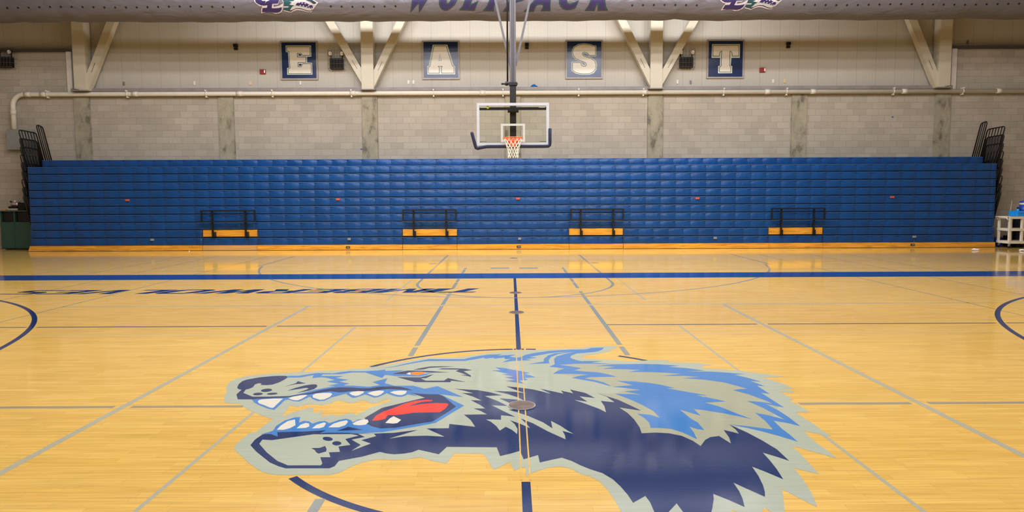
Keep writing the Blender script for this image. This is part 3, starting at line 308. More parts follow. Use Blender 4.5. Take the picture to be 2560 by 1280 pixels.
def inset(pts, d):
    """offset a closed polygon: d > 0 grows it"""
    n = len(pts); area = sum(pts[i][0] * pts[(i + 1) % n][1] - pts[(i + 1) % n][0] * pts[i][1] for i in range(n))
    sg = 1 if area > 0 else -1; out = []
    for i in range(n):
        p0, p1, p2 = Vector(pts[i - 1]), Vector(pts[i]), Vector(pts[(i + 1) % n])
        e1, e2 = (p1 - p0).normalized(), (p2 - p1).normalized()
        n1, n2 = Vector((e1.y, -e1.x)) * sg, Vector((e2.y, -e2.x)) * sg
        b = n1 + n2
        if b.length < 1e-4: b = n1
        b.normalize(); k = d / max(.45, b.dot(n1)); q = p1 + b * k; out.append((q.x, q.y))
    return out

# ------------------------------------------------------------------ setting
YW, YU = 15.75, 15.80        # block wall face, upper panel face
XE, YN, ZC = 19.0, -16.0, 9.2
def struct(name, mb, m, label=None, cat=None, parent=None, **k):
    o = build(name, mb, m, parent, **k)
    if parent is None: tag(o, label, cat, None, 'structure')
    return o

floor = struct('floor', MB().box(-XE, XE, YN, 16.2, -.2, 0), 'floor', 'glossy maple strip gym floor with painted court lines and wolf head emblem', 'floor')
struct('ceiling', MB().box(-XE, XE, YN, 16.2, ZC, ZC + .2), 'ceil', 'gym ceiling deck high above the court', 'ceiling')
b = MB().box(-XE, XE, YW, 16.2, 0, 5.0); b.box(-XE, -13.97, YW, 16.2, 5.0, 6.24); b.box(13.97, XE, YW, 16.2, 5.0, 6.24)
wb = struct('wall_back', b, 'block', 'tan concrete block wall behind the blue bleachers', 'wall')
for x, z in ((12.19, 4.10), (-4.86, 3.14)): tag(build('tape_mark', MB().box(x - .03, x + .03, YW - .003, YW, z - .015, z + .02), 'royal', wb), 'tiny blue mark')
b = MB().box(-13.97, 13.97, YU, 16.2, 5.0, ZC); b.box(-XE, -13.97, YU, 16.2, 6.24, ZC); b.box(13.97, XE, YU, 16.2, 6.24, ZC)
struct('wall_upper', b, 'panel', 'beige metal panel wall above the block wall, carrying the letter signs', 'wall')
struct('wall_left', MB().box(-XE - .2, -XE, YN, 16.2, -.2, ZC), 'otherwall', 'left end wall of the gym', 'wall')
struct('wall_right', MB().box(XE, XE + .2, YN, 16.2, -.2, ZC), 'otherwall', 'right end wall of the gym', 'wall')
struct('wall_front', MB().box(-XE, XE, YN - .2, YN, -.2, ZC), 'otherwall', 'gym wall on the near side of the court', 'wall')
b = MB().box(-13.97, 13.97, 15.60, YU, 4.97, 5.075)
struct('trim_1', b, 'ledge', 'long grey ledge between the block wall and the panel wall', 'trim')
struct('trim_2', MB().box(-XE, -13.90, 15.66, YU, 6.235, 6.325), 'darktrim', 'dark ledge on top of the left block wall', 'trim')
struct('trim_3', MB().box(13.90, XE, 15.66, YU, 6.235, 6.325), 'darktrim', 'dark ledge on top of the right block wall', 'trim')
struct('trim_4', MB().box(-14.125, -13.97, 15.68, YU, 4.97, 6.235), 'trimwhite', 'white corner post left of the leftmost steel column', 'trim')
struct('trim_5', MB().box(13.97, 14.125, 15.68, YU, 4.97, 6.235), 'trimwhite', 'white corner post right of the rightmost steel column', 'trim')
PN = ['leftmost', 'second from left', 'third from left', 'middle', 'third from right', 'second from right', 'rightmost']
for k, x in enumerate((-13.73, -9.14, -4.56, .01, 4.57, 9.17, 13.765)):
    mb = MB().box(x - .24, x + .24, 15.70, YW + .1, 0, 4.975)
    mb.box(x - .255, x - .24, 15.735, YW + .1, 0, 4.97); mb.box(x + .24, x + .255, 15.735, YW + .1, 0, 4.97)
    lb = 'stained grey concrete pillar in the block wall, ' + ('the one behind the backboard' if k == 3 else PN[k] + ' of the seven')
    struct('concrete_pillar', mb, 'concrete', lb, 'pillar')
SCX = (-13.55, -4.545, 4.52, 13.58)
for k, x in enumerate(SCX):
    lb = 'cream steel column on the panel wall, ' + ('far left, beside the white corner post', 'left of the middle, between letters E and A', 'right of the middle, between letters S and T', 'far right, beside the white corner post')[k]
    o = struct('steel_column', MB().box(x - .19, x + .19, 15.42, 15.72, 5.075 if 0 else 4.985, ZC, .006), 'steel', lb, 'column')
    build('base_plate', MB().box(x - .235, x + .235, 15.38, 15.74, 4.965, 4.99), 'ledge', o)
    if k in (0, 3):
        s = -1 if k == 0 else 1; cx = s * 13.865
        build('cable_conduit', MB().tube([(cx - s * .02, 15.6, 6.3), (cx - s * .02, 15.6, 5.4), (cx - s * .05, 15.55, 5.15), (cx - s * .12, 15.42, 5.03), (cx - s * .3, 15.36, 5.0)], .016, 8), 'ledge', o)
        build('cable_conduit', MB().tube([(cx + s * .02, 15.62, 6.33), (cx + s * .02, 15.62, 5.02)], .012, 8), 'ledge', o)
BR = [(-4.70, 5.34, -5.72, 7.12, 'the one leaning left from the column between E and A'), (-4.37, 5.28, -3.46, 7.12, 'the one leaning right from the column between E and A'), (4.32, 5.34, 3.42, 7.12, 'the one leaning left from the column between S and T'),
      (4.72, 5.34, 5.72, 7.12, 'the one leaning right from the column between S and T'), (-13.34, 5.25, -12.52, 7.12, 'the one rising from the far left column'), (13.36, 5.25, 12.52, 7.12, 'the one rising from the far right column')]
for x0, z0, x1, z1, w in BR:
    k = (ZC - z0) / (z1 - z0); X1 = x0 + (x1 - x0) * k
    s = 1 if x1 > x0 else -1
    t0 = (Vector((X1, 15.56, ZC)) - Vector((x0, 15.56, z0))).normalized(); a = Vector((x0, 15.56, z0)) - t0 * .26; e = Vector((X1, 15.56, ZC))
    o = struct('diagonal_brace', MB().bar(a, e, .235, .2), 'steel', 'cream diagonal steel brace, ' + w, 'brace')
    t = (e - a).normalized(); c0 = a + t * .58; c1 = a + t * .90; y = Vector((0, -.101, 0))
    build('slot', MB().bar(c0 + y + Vector((s * .01, 0, 0)), c1 + y + Vector((s * .01, 0, 0)), .012, .006), 'darktrim', o)

# ------------------------------------------------------------------ floor paint (children of the floor)
Z1, DZ = .0002, .00012
def fp(name, mb, m, label=None, parent=None):
    o = build(name, mb, m, parent or floor, flip_up=True)
    return tag(o, label)
fp('sideline_band', MB().rect(-XE, XE, 7.60, 8.42, Z1 + 3 * DZ), 'band', 'wide royal blue sideline band')
mb = MB().rect(-.025, .025, 1.83, 7.60, Z1 + DZ); mb.rect(-.025, .025, -4.2, -1.29, Z1 + DZ); fp('centre_line', mb, 'navy', 'navy line across the middle of the court')
def arc_gap(cx, cy, ro, w, z, spans):
    m = MB()
    for a0, a1 in spans: m.ring(cx, cy, ro - w, ro, z, math.radians(a0), math.radians(a1), max(12, int(abs(a1 - a0))))
    return m
fp('centre_circle', arc_gap(0, 0, 1.829, .05, Z1, ((92, 141), (88.2, 91.6), (84.3, 87.6), (41.5, 56.5), (222.5, 318)))
   , 'navy', 'navy centre circle around the wolf emblem')
for s, w in ((-1, 'left'), (1, 'right')):
    m = MB().ring(s * 11.2, 0, 5.96, 6.02, Z1 + DZ, math.radians(-90), math.radians(90), 120) if s < 0 else MB().ring(s * 11.2, 0, 5.96, 6.02, Z1 + DZ, math.radians(90), math.radians(270), 120)
    fp('three_point_arc', m, 'navy', 'navy three point arc at the %s end of the court' % w)
m = MB().ring(0, 11.21, 5.975, 6.02, Z1 + DZ, math.radians(192), math.radians(348), 140)
m.rect(-6.0, -5.955, 9.9, 12.6, Z1 + DZ); m.rect(5.955, 6.0, 9.9, 12.6, Z1 + DZ)
fp('three_point_arc', m, 'linegrey', 'grey three point arc in front of the far basket')
m = MB().ring(0, 7.0, 1.78, 1.83, Z1 + 2 * DZ, math.radians(180), math.radians(360), 90); fp('free_throw_arc', m, 'linegrey', 'grey half circle below the far basket')
for s in (-1, 1):
    fp('lane_line', MB().rect(s * 1.805 - .025, s * 1.805 + .025, 7.0, 12.6, Z1 + 2 * DZ), 'linegrey')
    fp('lane_block', MB().rect(s * 1.95 - .09, s * 1.95 + .09, 10.3, 10.55, Z1 + DZ), 'linetan')
    # dark grey lines broken wherever another line crosses
    m = MB()
    for y0, y1 in ((1.53, 1.9), (1.98, 4.47), (4.56, 5.28), (5.36, 5.62), (5.68, 5.85), (6.22, 7.0), (7.06, 7.56), (8.46, 9.12), (9.2, 9.45)): m.rect(s * 1.093 - .028, s * 1.093 + .028, y0, y1, Z1 + DZ)
    m.rect(s * 1.093 - .028, s * 1.093 + .028, -3.9, -1.48, Z1 + DZ)
    fp('broken_line', m, 'linegrey', 'dark grey broken line %s of the centre line' % ('left' if s < 0 else 'right'))
    m = MB().rect(s * 3.055 - .026, s * 3.055 + .026, -4.5, 4.52, Z1 + 2 * DZ); fp('wide_grey_line', m, 'linepale')
    m = MB().rect(s * 2.0 - .014, s * 2.0 + .014, -4.0, 2.98, Z1 + DZ); m.rect(s * 2.0 - .012, s * 2.0 + .012, 4.93, 7.56, Z1); fp('thin_grey_line', m, 'linepale')
    for x, y0, y1, w in ((6.7, 3.3, 12.5, .03), (8.12, 5.0, 12.6, .03), (9.07, 8.46, 12.6, .03)): fp('far_court_line', MB().rect(s * x - w / 2, s * x + w / 2, y0, y1, Z1), 'linetan')
    m = MB()
    for a, c in ((1.12, 2.99), (3.12, 5.97), (6.1, 10.6)): m.rect(min(s * a, s * c), max(s * a, s * c), 3.03, 3.075, Z1)
    fp('dark_cross_line', m, 'linedark')
    m = MB()
    for a, c in ((2.13, 2.99), (3.12, 9.5)): m.rect(min(s * a, s * c), max(s * a, s * c), -.005, .045, Z1)
    fp('middle_cross_line', m, 'linetan')
    m = MB().rect(min(s * 1.2, s * 10.15), max(s * 1.2, s * 10.15), 9.02, 9.05, Z1); m.rect(s * 10.15 - .015, s * 10.15 + .015, 8.46, 9.05, Z1); fp('far_cross_line', m, 'linetan')
    fp('floor_decal', MB().rect(s * .32 - .21, s * .32 + .21, 9.28, 9.5, Z1), 'linegrey')
m = MB().rect(-6.7, 6.7, 4.52, 4.56, Z1); m.rect(6.7, 10, 4.53, 4.56, Z1); fp('pale_cross_line', m, 'linepale')
m = MB().rect(-9, 9, 4.90, 4.92, Z1); m.rect(-9, 9, 2.55, 2.57, Z1); m.rect(-1.78, 1.78, 7.0, 7.02, Z1); fp('faint_cross_line', m, 'linethin')

# the wolf head emblem
MAXA = MB().poly(EMBLEM[0][3], [MOUTH_GAP], z=Z1 + 4 * DZ)
emb = fp('wolf_emblem', MAXA, 'silver', 'large wolf head emblem in silver, navy and light blue on the court middle')
for mname, n, lv, pts in EMBLEM[1:]:
    fp(n, MB().poly(pts, z=Z1 + (4 + lv) * DZ), mname, None, emb)
m = MB()
for x in (-.025, .025): m.rect(x - .0045, x + .0045, -1.27, 1.80, Z1 + 12 * DZ)
fp('unpainted_strip', m, 'floor', 'two thin bare wood strips along the centre line', emb)

# lettering on the floor, read from the bleachers
STROKE = {
 'T': (.62, [[(0, 1), (1, 1), (1, .8), (.66, .8), (.66, 0), (.34, 0), (.34, .8), (0, .8)]]),
 'I': (.27, [[(0, 0), (1, 0), (1, 1), (0, 1)]]),
 'M': (.80, [[(0, 0), (.24, 0), (.24, .62), (.42, 0), (.58, 0), (.76, .62), (.76, 0), (1, 0), (1, 1), (.72, 1), (.5, .3), (.28, 1), (0, 1)]]),
 'B': (.62, [[(0, 0), (.8, 0), (1, .14), (1, .42), (.88, .52), (1, .62), (1, .86), (.8, 1), (0, 1)], [(.32, .16), (.68, .16), (.68, .42), (.32, .42)], [(.32, .6), (.66, .6), (.66, .84), (.32, .84)]]),
 'E': (.58, [[(0, 0), (1, 0), (1, .17), (.36, .17), (.36, .42), (.88, .42), (.88, .58), (.36, .58), (.36, .83), (1, .83), (1, 1), (0, 1)]]),
 'R': (.64, [[(0, 0), (.32, 0), (.32, .38), (.5, .38), (.7, 0), (1.06, 0), (.8, .42), (1, .55), (1, .86), (.8, 1), (0, 1)], [(.32, .55), (.66, .55), (.66, .84), (.32, .84)]]),
 'W': (.92, [[(0, 1), (.2, 0), (.4, 0), (.5, .55), (.6, 0), (.8, 0), (1, 1), (.76, 1), (.69, .42), (.6, 1), (.4, 1), (.31, .42), (.24, 1)]]),
 'O': (.70, [[(.2, 0), (.8, 0), (1, .18), (1, .82), (.8, 1), (.2, 1), (0, .82), (0, .18)], [(.3, .17), (.7, .17), (.7, .83), (.3, .83)]]),
 'L': (.56, [[(0, 0), (1, 0), (1, .18), (.38, .18), (.38, 1), (0, 1)]]),
 'V': (.66, [[(0, 1), (.35, 0), (.65, 0), (1, 1), (.68, 1), (.5, .3), (.32, 1)]]),
 'S': (.60, [[(0, 0), (.8, 0), (1, .15), (1, .45), (.82, .58), (.34, .62), (.34, .83), (1, .83), (1, 1), (.2, 1), (0, .86), (0, .6), (.18, .44), (.66, .4), (.66, .17), (0, .17)]]),
}
mb = MB(); xr = 0.
for ch in 'TIMBERWOLVES':
    w, loops = STROKE[ch]
    f = lambda x, y, w=w, xr=xr: (-.41 - (xr + x * w) - y * .30, 6.25 - y * .47, Z1 + 2 * DZ)
    mb.poly(loops[0], loops[1:], f=f); xr += w + .040
fp('court_lettering', mb, 'navy', 'navy slanted lettering TIMBERWOLVES, upside down in front of the blue band')

# socket covers let into the floor
CV = [(0, 0, .105, 'round bronze floor cover in the middle of the wolf emblem'), (0, 3.91, .105, 'round bronze floor cover on the navy centre line, nearer the wolf'),
      (0, 5.70, .105, 'round bronze floor cover on the navy centre line, nearer the blue band'), (0, 11.64, .105, 'small round bronze floor cover beyond the blue band, under the basket')]
for x, y, r, lb in CV:
    t = root('floor_cover', (x, y, 0), lb, 'floor cover', 'floor covers along the centre line')
    build('cover_rim', MB().disc(x, y, r, .008, 40, 0.), 'rimmetal', t, flip_up=True)
    build('cover_plate', MB().disc(x, y, r * .95, .0085, 40, .006), 'brownmetal', t, flip_up=True)

# ------------------------------------------------------------------ bleachers
YB = 14.55
ROWZ = [.168, .41, .648, .885, 1.125, 1.372, 1.62, 1.86, 2.10, 2.345, 2.575, 2.80]
bl = root('bleachers', (0, YB, 0), 'long folded bank of blue plastic bleachers against the back wall', 'bleachers')
def seats(x0, x1, z0, z1, y, seam=-.54, pitch=.457):
    """moulded seat fronts: one slightly bulged panel after another"""
    m = MB(); bm = m.bm
    n0 = math.floor((x0 - seam) / pitch + 1e-6); xs = []
    k = n0
    while seam + k * pitch < x1 - 1e-6:
        a, c = max(x0, seam + k * pitch), min(x1, seam + (k + 1) * pitch)
        if c - a > .05: xs.append((a, c))
        k += 1
    NU, NV = 8, 5
    for a, c in xs:
        a += .0015; c -= .0015; g = []
        for j in range(NV + 1):
            v = -1 + 2 * j / NV; row = []
            for i in range(NU + 1):
                u = -1 + 2 * i / NU
                yy = y - .008 - .020 * (1 - u * u) - .008 * (1 - v * v) + .005 * v
                row.append(bm.verts.new((a + (c - a) * (u + 1) / 2, yy, z0 + (z1 - z0) * (v + 1) / 2)))
            g.append(row)
        for j in range(NV):
            for i in range(NU):
                f = bm.faces.new((g[j][i], g[j][i + 1], g[j + 1][i + 1], g[j + 1][i])); f.smooth = True
        back = [bm.verts.new((q.co.x, y + .08, q.co.z)) for q in (g[0][0], g[0][-1], g[-1][-1], g[-1][0])]
        dup = {q: bm.verts.new(q.co) for q in {*g[0], *g[-1], *[r[0] for r in g], *[r[-1] for r in g]}}
        loops = [g[0], [r[-1] for r in g], g[-1][::-1], [r[0] for r in g][::-1]]
        for l, (p, q) in zip(loops, ((0, 1), (1, 2), (2, 3), (3, 0))): bm.faces.new([dup[w2] for w2 in l][::-1] + [back[p], back[q]])
    return m
def lip(x0, x1, z, y):
    m = MB(); m.box(x0, x1, y - .022, y + .09, z - .052, z - .024, .008); return m
SEC = [(-14.68, -9.46), (-7.77, -3.375), (-1.70, 1.695), (3.36, 7.775), (9.455, 14.69)]
REC = [(-9.45, -7.78), (-3.365, -1.71), (1.705, 3.35), (7.785, 9.445)]
def add_row(x0, x1, i, y, name, seam=-.54):
    o = build(name, seats(x0, x1, ROWZ[i] - .002, ROWZ[i + 1] - .050, y, seam), 'blue', bl)
    build('nosing', lip(x0, x1, ROWZ[i + 1], y), 'bluelip', o)
    return o
for i in range(2, 11):
    if i < 10: add_row(-14.68, 14.69, i, YB, 'seat_row')
    else: add_row(-14.47, 14.50, i, YB + .33, 'seat_row')
for i in (0, 1):
    for x0, x1 in SEC: add_row(x0, x1, i, YB - .03, 'seat_section', x0)
for x0, x1 in REC: add_row(x0, x1, 0, YB - .02, 'recessed_seat', x0)
for x0, x1 in REC:
    o = build('wood_panel', MB().box(x0, x1, YB - .02, YB + .05, ROWZ[1] + .012, ROWZ[2] - .02, .004), 'oak', bl); tag(o, 'golden wood panel in a wheelchair recess')
for k, (x0, x1) in enumerate(SEC):
    m = MB(); sl = -.05 if k == 0 else 0
    m.hexa([(x0 + sl, YB - .10, .012), (x1, YB - .10, .012), (x1, YB, .012), (x0, YB, .012), (x0, YB - .10, .162), (x1, YB - .10, .162), (x1, YB, .162), (x0, YB, .162)])
    tag(build('base_board', m, 'oak', bl), 'golden wood base board')
for k, (x0, x1) in enumerate(REC):
    tag(build('recess_base_board', MB().box(x0, x1, YB - .07, YB + .02, .012, .160), 'oak_pale' if k == 0 else 'oak', bl), 'paler base board' if k == 0 else None)
b = MB().box(-14.675, 14.685, YB + .045, YB + .9, 0, 2.55); b.box(-14.465, 14.495, YB + .37, YB + 1.1, 2.4, 2.77)
for x0, x1 in REC: b.box(x0 - .014, x0 - .001, YB - .05, YB + .1, .0, .64); b.box(x1 + .001, x1 + .014, YB - .05, YB + .1, 0., .64)
build('understructure', b, 'gap', bl)
MK = ((-11.69, 1.545), (-5.31, 1.545), (.15, 1.545), (5.60, 1.535), (11.53, 1.545))
for x, z in MK: tag(build('row_marker', MB().box(x - .058, x + .058, YB - .058, YB - .03, z - .032, z + .032), 'marker', bl), 'small orange-red plate')
for x, z in ((-10.98, .34), (-4.99, .335), (.195, .325), (6.155, .325), (12.235, .335)):
    m = MB().box(x - .045, x + .045, YB - .09, YB - .04, z - .03, z + .03); m.box(x - .035, x + .035, YB - .095, YB - .09, z + .005, z + .022); build('pull_latch', m, 'greyplate', bl)
for x, z in ((-5.02, .09), (.17, .085), (12.17, .093)):
    o = build('power_socket', MB().box(x - .06, x + .06, YB - .112, YB - .09, z - .032, z + .032), 'gap', bl)
    m = MB().box(x - .03, x + .0, YB - .115, YB - .11, z - .015, z + .015); m.box(x + .012, x + .042, YB - .115, YB - .11, z - .015, z + .015); build('socket_face', m, 'chrome', o)
RN = ('far left', 'left', 'right', 'far right')
for k, (x0, x1) in enumerate(REC):
    a0, a1, y = x0 + .02, x1 - .0, YB - .17; r = .019
    o = build('guard_rail', MB().box(a0, a1, y - r, y + r, 1.195, 1.195 + 2 * r).box(a0, a1, y - r, y + r, .865, .865 + 2 * r).box(a0, a0 + 2.3 * r, y - r, y + r, .865 + 2 * r, 1.195).box(a1 - 2.3 * r, a1, y - r, y + r, .865 + 2 * r, 1.195), 'black', bl)
    tag(o, '%s black guard rail over a wood panel' % RN[k])
    for f in (.2, .805):
        px = a0 + (a1 - a0) * f
        m = MB().box(px - .024, px + .024, y + .02, y + .065, .42, 1.20); m.box(px + .01, px + .06, y + .03, YB - .025, .42, .57); build('rail_post', m, 'black', o)
# end guard rails that stand at both ends of every row
def end_rail(x, ytop, yspan, ztop, h, nb, lean=.47, r=.018):
    m = MB(); ys = [ytop + yspan * i / (nb - 1) for i in range(nb)]
    zb = ztop - h
    c = .07
    m.tube([(x, ytop + lean * h, zb), (x, ytop + lean * c, ztop - c), (x, ytop + lean * .02 + .02, ztop - .018), (x, ytop + c, ztop), (x, ytop + yspan - c, ztop - .02), (x, ytop + yspan - .015, ztop - .04), (x, ytop + yspan + lean * c, ztop - .02 - c), (x, ytop + yspan + lean * h, zb)], r, 8)
    for yy in ys[1:-1]: m.tube([(x, yy, ztop - .01), (x, yy + lean * h, zb)], r * .88, 6)
    m.tube([(x, ytop + lean * h, zb + .02), (x, ytop + yspan + lean * h, zb + .02)], r, 8)
    return m
for s in (-1, 1):
    for k, zt in enumerate((1.70, 1.935, 2.18, 2.43, 2.68, 2.92, 3.16, 3.41, 3.66)):
        o = build('end_rail', end_rail(s * (14.79 + .02 * (k % 3)), 14.44 + .015 * (k % 3), .70, zt, 1.06, 7, .29), 'black', bl)
        if k == 0: tag(o, 'stacked black end rails, ' + ('left end' if s < 0 else 'right end'))
    build('end_rail', end_rail(s * 14.70, 15.02, .26, 3.87, 1.3, 4, .30), 'black', bl)
    build('rail_bracket', MB().box(min(s * 14.69, s * 14.84), max(s * 14.69, s * 14.84), 15.0, 15.6, .3, 2.55), 'gap', bl)

# ------------------------------------------------------------------ basketball hoop
YM, YBD = 11.76, 11.458
hp = root('basketball_hoop', (0, YM, 2.6), 'ceiling hung basketball hoop with glass backboard and white net', 'basketball hoop')
m = MB().box(-.083, .078, YM - .05, YM + .05, 3.02, 4.46, .008)
mast = build('mast', m, 'mast', hp)
m = MB(); m.box(-.083, -.035, YM - .05, YM + .05, 4.44, ZC, .006); m.box(.030, .078, YM - .05, YM + .05, 4.44, ZC, .006); m.box(-.035, .03, YM + .02, YM + .04, 4.44, ZC)
build('twin_tube', m, 'brace', hp)
m = MB().box(-.105, .105, YM - .075, YM + .075, 4.44, 4.53, .01); m.tube([(-.30, YM - .05, 4.485), (.12, YM - .05, 4.485)], .024, 10); m.tube([(-.16, YM - .05, 4.44), (-.16, YM - .05, 4.54)], .04, 10)
build('clamp', m, 'black', hp)
build('lift_rod', MB().tube([(-.14, YM - .05, 4.5), (-.14, YM - .05, ZC)], .022, 10), 'black', hp)
for s in (-1, 1):
    m = MB().bar((s * .07, YM, 4.95), (s * 1.03, YM, ZC), .055, .04); build('brace_arm', m, 'brace', hp)
m = MB().box(-.86, .85, YBD + .06, YBD + .11, 3.80, 3.865); m.box(-.14, .14, YBD + .05, YM, 3.76, 3.86); m.box(-.12, .12, YBD + .03, YM, 3.0, 3.08)
build('support_bar', m, 'mast', hp)
X0, X1, ZB0, ZB1, fw = -.922, .907, 2.896, 3.963, .068
g = build('backboard', MB().box(X0 + .03, X1 - .03, YBD + .004, YBD + .016, ZB0 + .03, ZB1 - .03), 'glass', hp); tag(g, 'clear glass pane')
m = MB(); m.box(X0, X1, YBD - .012, YBD + .03, ZB1 - fw, ZB1, .004); m.box(X0, X1, YBD - .012, YBD + .03, ZB0, ZB0 + fw, .004)
m.box(X0, X0 + fw, YBD - .012, YBD + .03, ZB0 + fw, ZB1 - fw); m.box(X1 - fw, X1, YBD - .012, YBD + .03, ZB0 + fw, ZB1 - fw); build('backboard_frame', m, 'hoopwhite', g)
m = MB(); tx0, tx1, tz0, tz1, tw = -.312, .298, 2.985, 3.445, .052
for q in ((tx0, tx1, tz1 - tw, tz1), (tx0, tx0 + tw, tz0, tz1 - tw), (tx1 - tw, tx1, tz0, tz1 - tw), (tx0 + tw, tx1 - tw, tz0, tz0 + tw)): m.box(q[0], q[1], YBD - .002, YBD + .003, q[2], q[3])
build('target_square', m, 'tape', g)
m = MB().tube([(-.645, YBD + .04, 3.862), (-.645, YBD + .075, 3.862)], .035, 16); build('yellow_knob', m, 'yellow', g)
for s, x in ((-1, -.76), (1, .73)): build('spring_hook', MB().box(x - .08, x + .08, YBD + .04, YBD + .06, 3.85, 3.872), 'chrome', g)
for x in (-.77, .75): build('corner_clip', MB().box(x - .085, x + .085, YBD + .02, YBD + .045, 2.995, 3.005), 'binedge', g)
xp = -.007
yr = YBD - .39
rm = build('rim', MB().tube([(xp + .2365 * math.cos(a), yr + .2365 * math.sin(a), 3.048) for a in (2 * math.pi * i / 40 for i in range(40))], .014, 10, closed=True), 'rim', hp)
m = MB().hexa([(xp - .13, YBD - .16, 2.985), (xp + .13, YBD - .16, 2.985), (xp + .13, YBD - .012, 2.97), (xp - .13, YBD - .012, 2.97), (xp - .205, YBD - .2, 3.045), (xp + .205, YBD - .2, 3.045), (xp + .2, YBD - .012, 3.045), (xp - .2, YBD - .012, 3.045)]); m.box(xp - .085, xp + .085, YBD - .14, YBD - .012, 2.86, 2.99); m.box(xp - .11, xp + .11, YBD - .022, YBD - .012, 2.84, 3.06)
m.hexa([(xp - .08, YBD - .17, 3.0), (xp + .08, YBD - .17, 3.0), (xp + .08, YBD - .1, 2.98), (xp - .08, YBD - .1, 2.98), (xp - .1, YBD - .17, 3.05), (xp + .1, YBD - .17, 3.05), (xp + .1, YBD - .1, 3.05), (xp - .1, YBD - .1, 3.05)])
build('rim_bracket', m, 'rim', rm)
m = MB(); NS, NL = 12, 7
def npt(k, l):
    a = 2 * math.pi * (k + .5 * (l % 2)) / NS; tt = l / (NL - 1); r = .226 - .10 * min(1, tt * 1.5) + .015 * max(0, tt - .6)
    return (xp + r * math.cos(a), yr + r * math.sin(a), 3.035 - .47 * tt - .012 * math.sin(3 * a) * tt)
for k in range(NS):
    for l in range(NL - 1):
        for dk in ((0, -1) if l % 2 == 0 else (0, 1)):
            m.tube([npt(k, l), npt(k + dk, l + 1)], .0042, 5, caps=False)
build('net', m, 'net', rm)
def padline(pts, r): return MB().tube(pts, r, 12)
yp = YBD - .01
m = padline([(-1.055, yp, 3.24), (-1.045, yp, 3.2), (-.965, yp, 2.90), (-.945, yp, 2.838), (-.91, yp, 2.825), (-.80, yp, 2.848), (-.69, yp, 2.868), (-.60, yp, 2.872), (.80, yp, 2.872), (.89, yp, 2.876), (.922, yp, 2.90), (.93, yp, 2.95), (.93, yp, 3.31), (.93, yp, 3.325)], [.03] + [.041] * 12 + [.03])
tag(build('edge_padding', m, 'pad', hp), 'navy padding, hanging loose at the left corner')

# ------------------------------------------------------------------ rolled curtain
YC, ZCR, RC = 13.6, 7.19, .60
cr = root('divider_curtain', (0, YC, 6.5), 'rolled grey gym divider curtain with purple lettering below the ceiling', 'curtain')
m = MB(); bm = m.bm; NX, NA = 380, 28; gprev = None
def rad(x, a):
    w = max(0., min(1., (-math.degrees(a) - 52) / 25)) if -150 < math.degrees(a) < 0 else 0.
    seam = min(abs((x - q)) for q in (-13.9, -12.55, -4.17, 4.63, 13.0))
    return RC + w * (.009 * math.sin(1.3 * x + .6) + .007 * math.sin(3.1 * x + 2) + .005 * math.sin(7.7 * x)) - .025 * w * math.exp(-(seam / .25) ** 2) - .012 * math.exp(-(seam / .05) ** 2)
for i in range(NX + 1):
    x = -18.6 + 37.2 * i / NX
    ring = [bm.verts.new((x, YC - rad(x, a) * math.cos(a), ZCR + rad(x, a) * math.sin(a))) for a in (-math.pi + 2 * math.pi * k / NA for k in range(NA))]
    if gprev:
        for k in range(NA): f = bm.faces.new((gprev[k], gprev[(k + 1) % NA], ring[(k + 1) % NA], ring[k])); f.smooth = True
    else: bm.faces.new(ring)
    gprev = ring
bm.faces.new(gprev)
roll_o = build('fabric_roll', m, 'curtain', cr)
m = MB()
for x in (-16.7, -8.35, .45, 8.8, 16.9): build('hanging_strap', MB().box(x - .03, x + .03, YC - .01, YC + .01, ZCR + RC - .02, ZC), 'black', cr)
def wrap(loops, lv):
    m = MB(); m.poly(loops[0], loops[1:])
    lo = min(v.co.y for v in m.bm.verts); hi = max(v.co.y for v in m.bm.verts); s = lo + .04
    while s < hi:
        bmesh.ops.bisect_plane(m.bm, geom=m.bm.verts[:] + m.bm.edges[:] + m.bm.faces[:], plane_co=(0, s, 0), plane_no=(0, 1, 0)); s += .04
    R2 = RC + .007 + lv * .0015
    for v in m.bm.verts: x, s = v.co.x, v.co.y; v.co = (x, YC - R2 * math.cos(s / RC), ZCR + R2 * math.sin(s / RC))
    return m
for ch, outer, hole in WORDMARK:
    o = build('letter', wrap([outer] + ([hole] if hole else []), 0), 'darkteal', cr)
    tag(o, 'letter ' + ch)
    i1 = inset(outer, -.018); i2 = inset(outer, -.034)
    build('letter_line', wrap([i1] + ([inset(hole, .018)] if hole else []), 1), 'teal', o); build('letter_face', wrap([i2] + ([inset(hole, .034)] if hole else []), 2), 'purple', o)
lg0 = None
for dx in (0., 12.745):
    first = LOGO[0]
    lg = None
    for mname, n, lv, pts in LOGO:
        if n in ('letter_c', 'letter_e'): pts = inset(pts, .012)
        P2 = [(x + dx, s + (.04 if dx else 0)) for x, s in pts]
        o = build('wolf_logo' if lg is None else n, wrap([P2], lv), mname, cr if lg is None else lg)
        if lg is None: lg = o; tag(o, 'purple initials beside a wolf head, %s of the wordmark' % ('right' if dx else 'left'))
x = -17.75; gm = None
while x < 18:
    if not (-7.45 < x < -5.2 or -3.1 < x < 3.05 or 5.35 < x < 7.6):
        s = -.365 + .012 * math.sin(1.9 * x); R2 = RC + .004
        if gm is None:
            mm = MB(); mm.disc(0, 0, .026, .002, 14, -.003); gm = build('grommet', mm, 'hole'); gm.parent = cr; g = gm
        else: g = gm.copy(); COL.objects.link(g)
        g.location = Vector((x, YC - R2 * math.cos(s / RC), ZCR + R2 * math.sin(s / RC))) - cr.location
        g.rotation_euler = (math.pi / 2 - s / RC, 0, 0)
    x += .2965

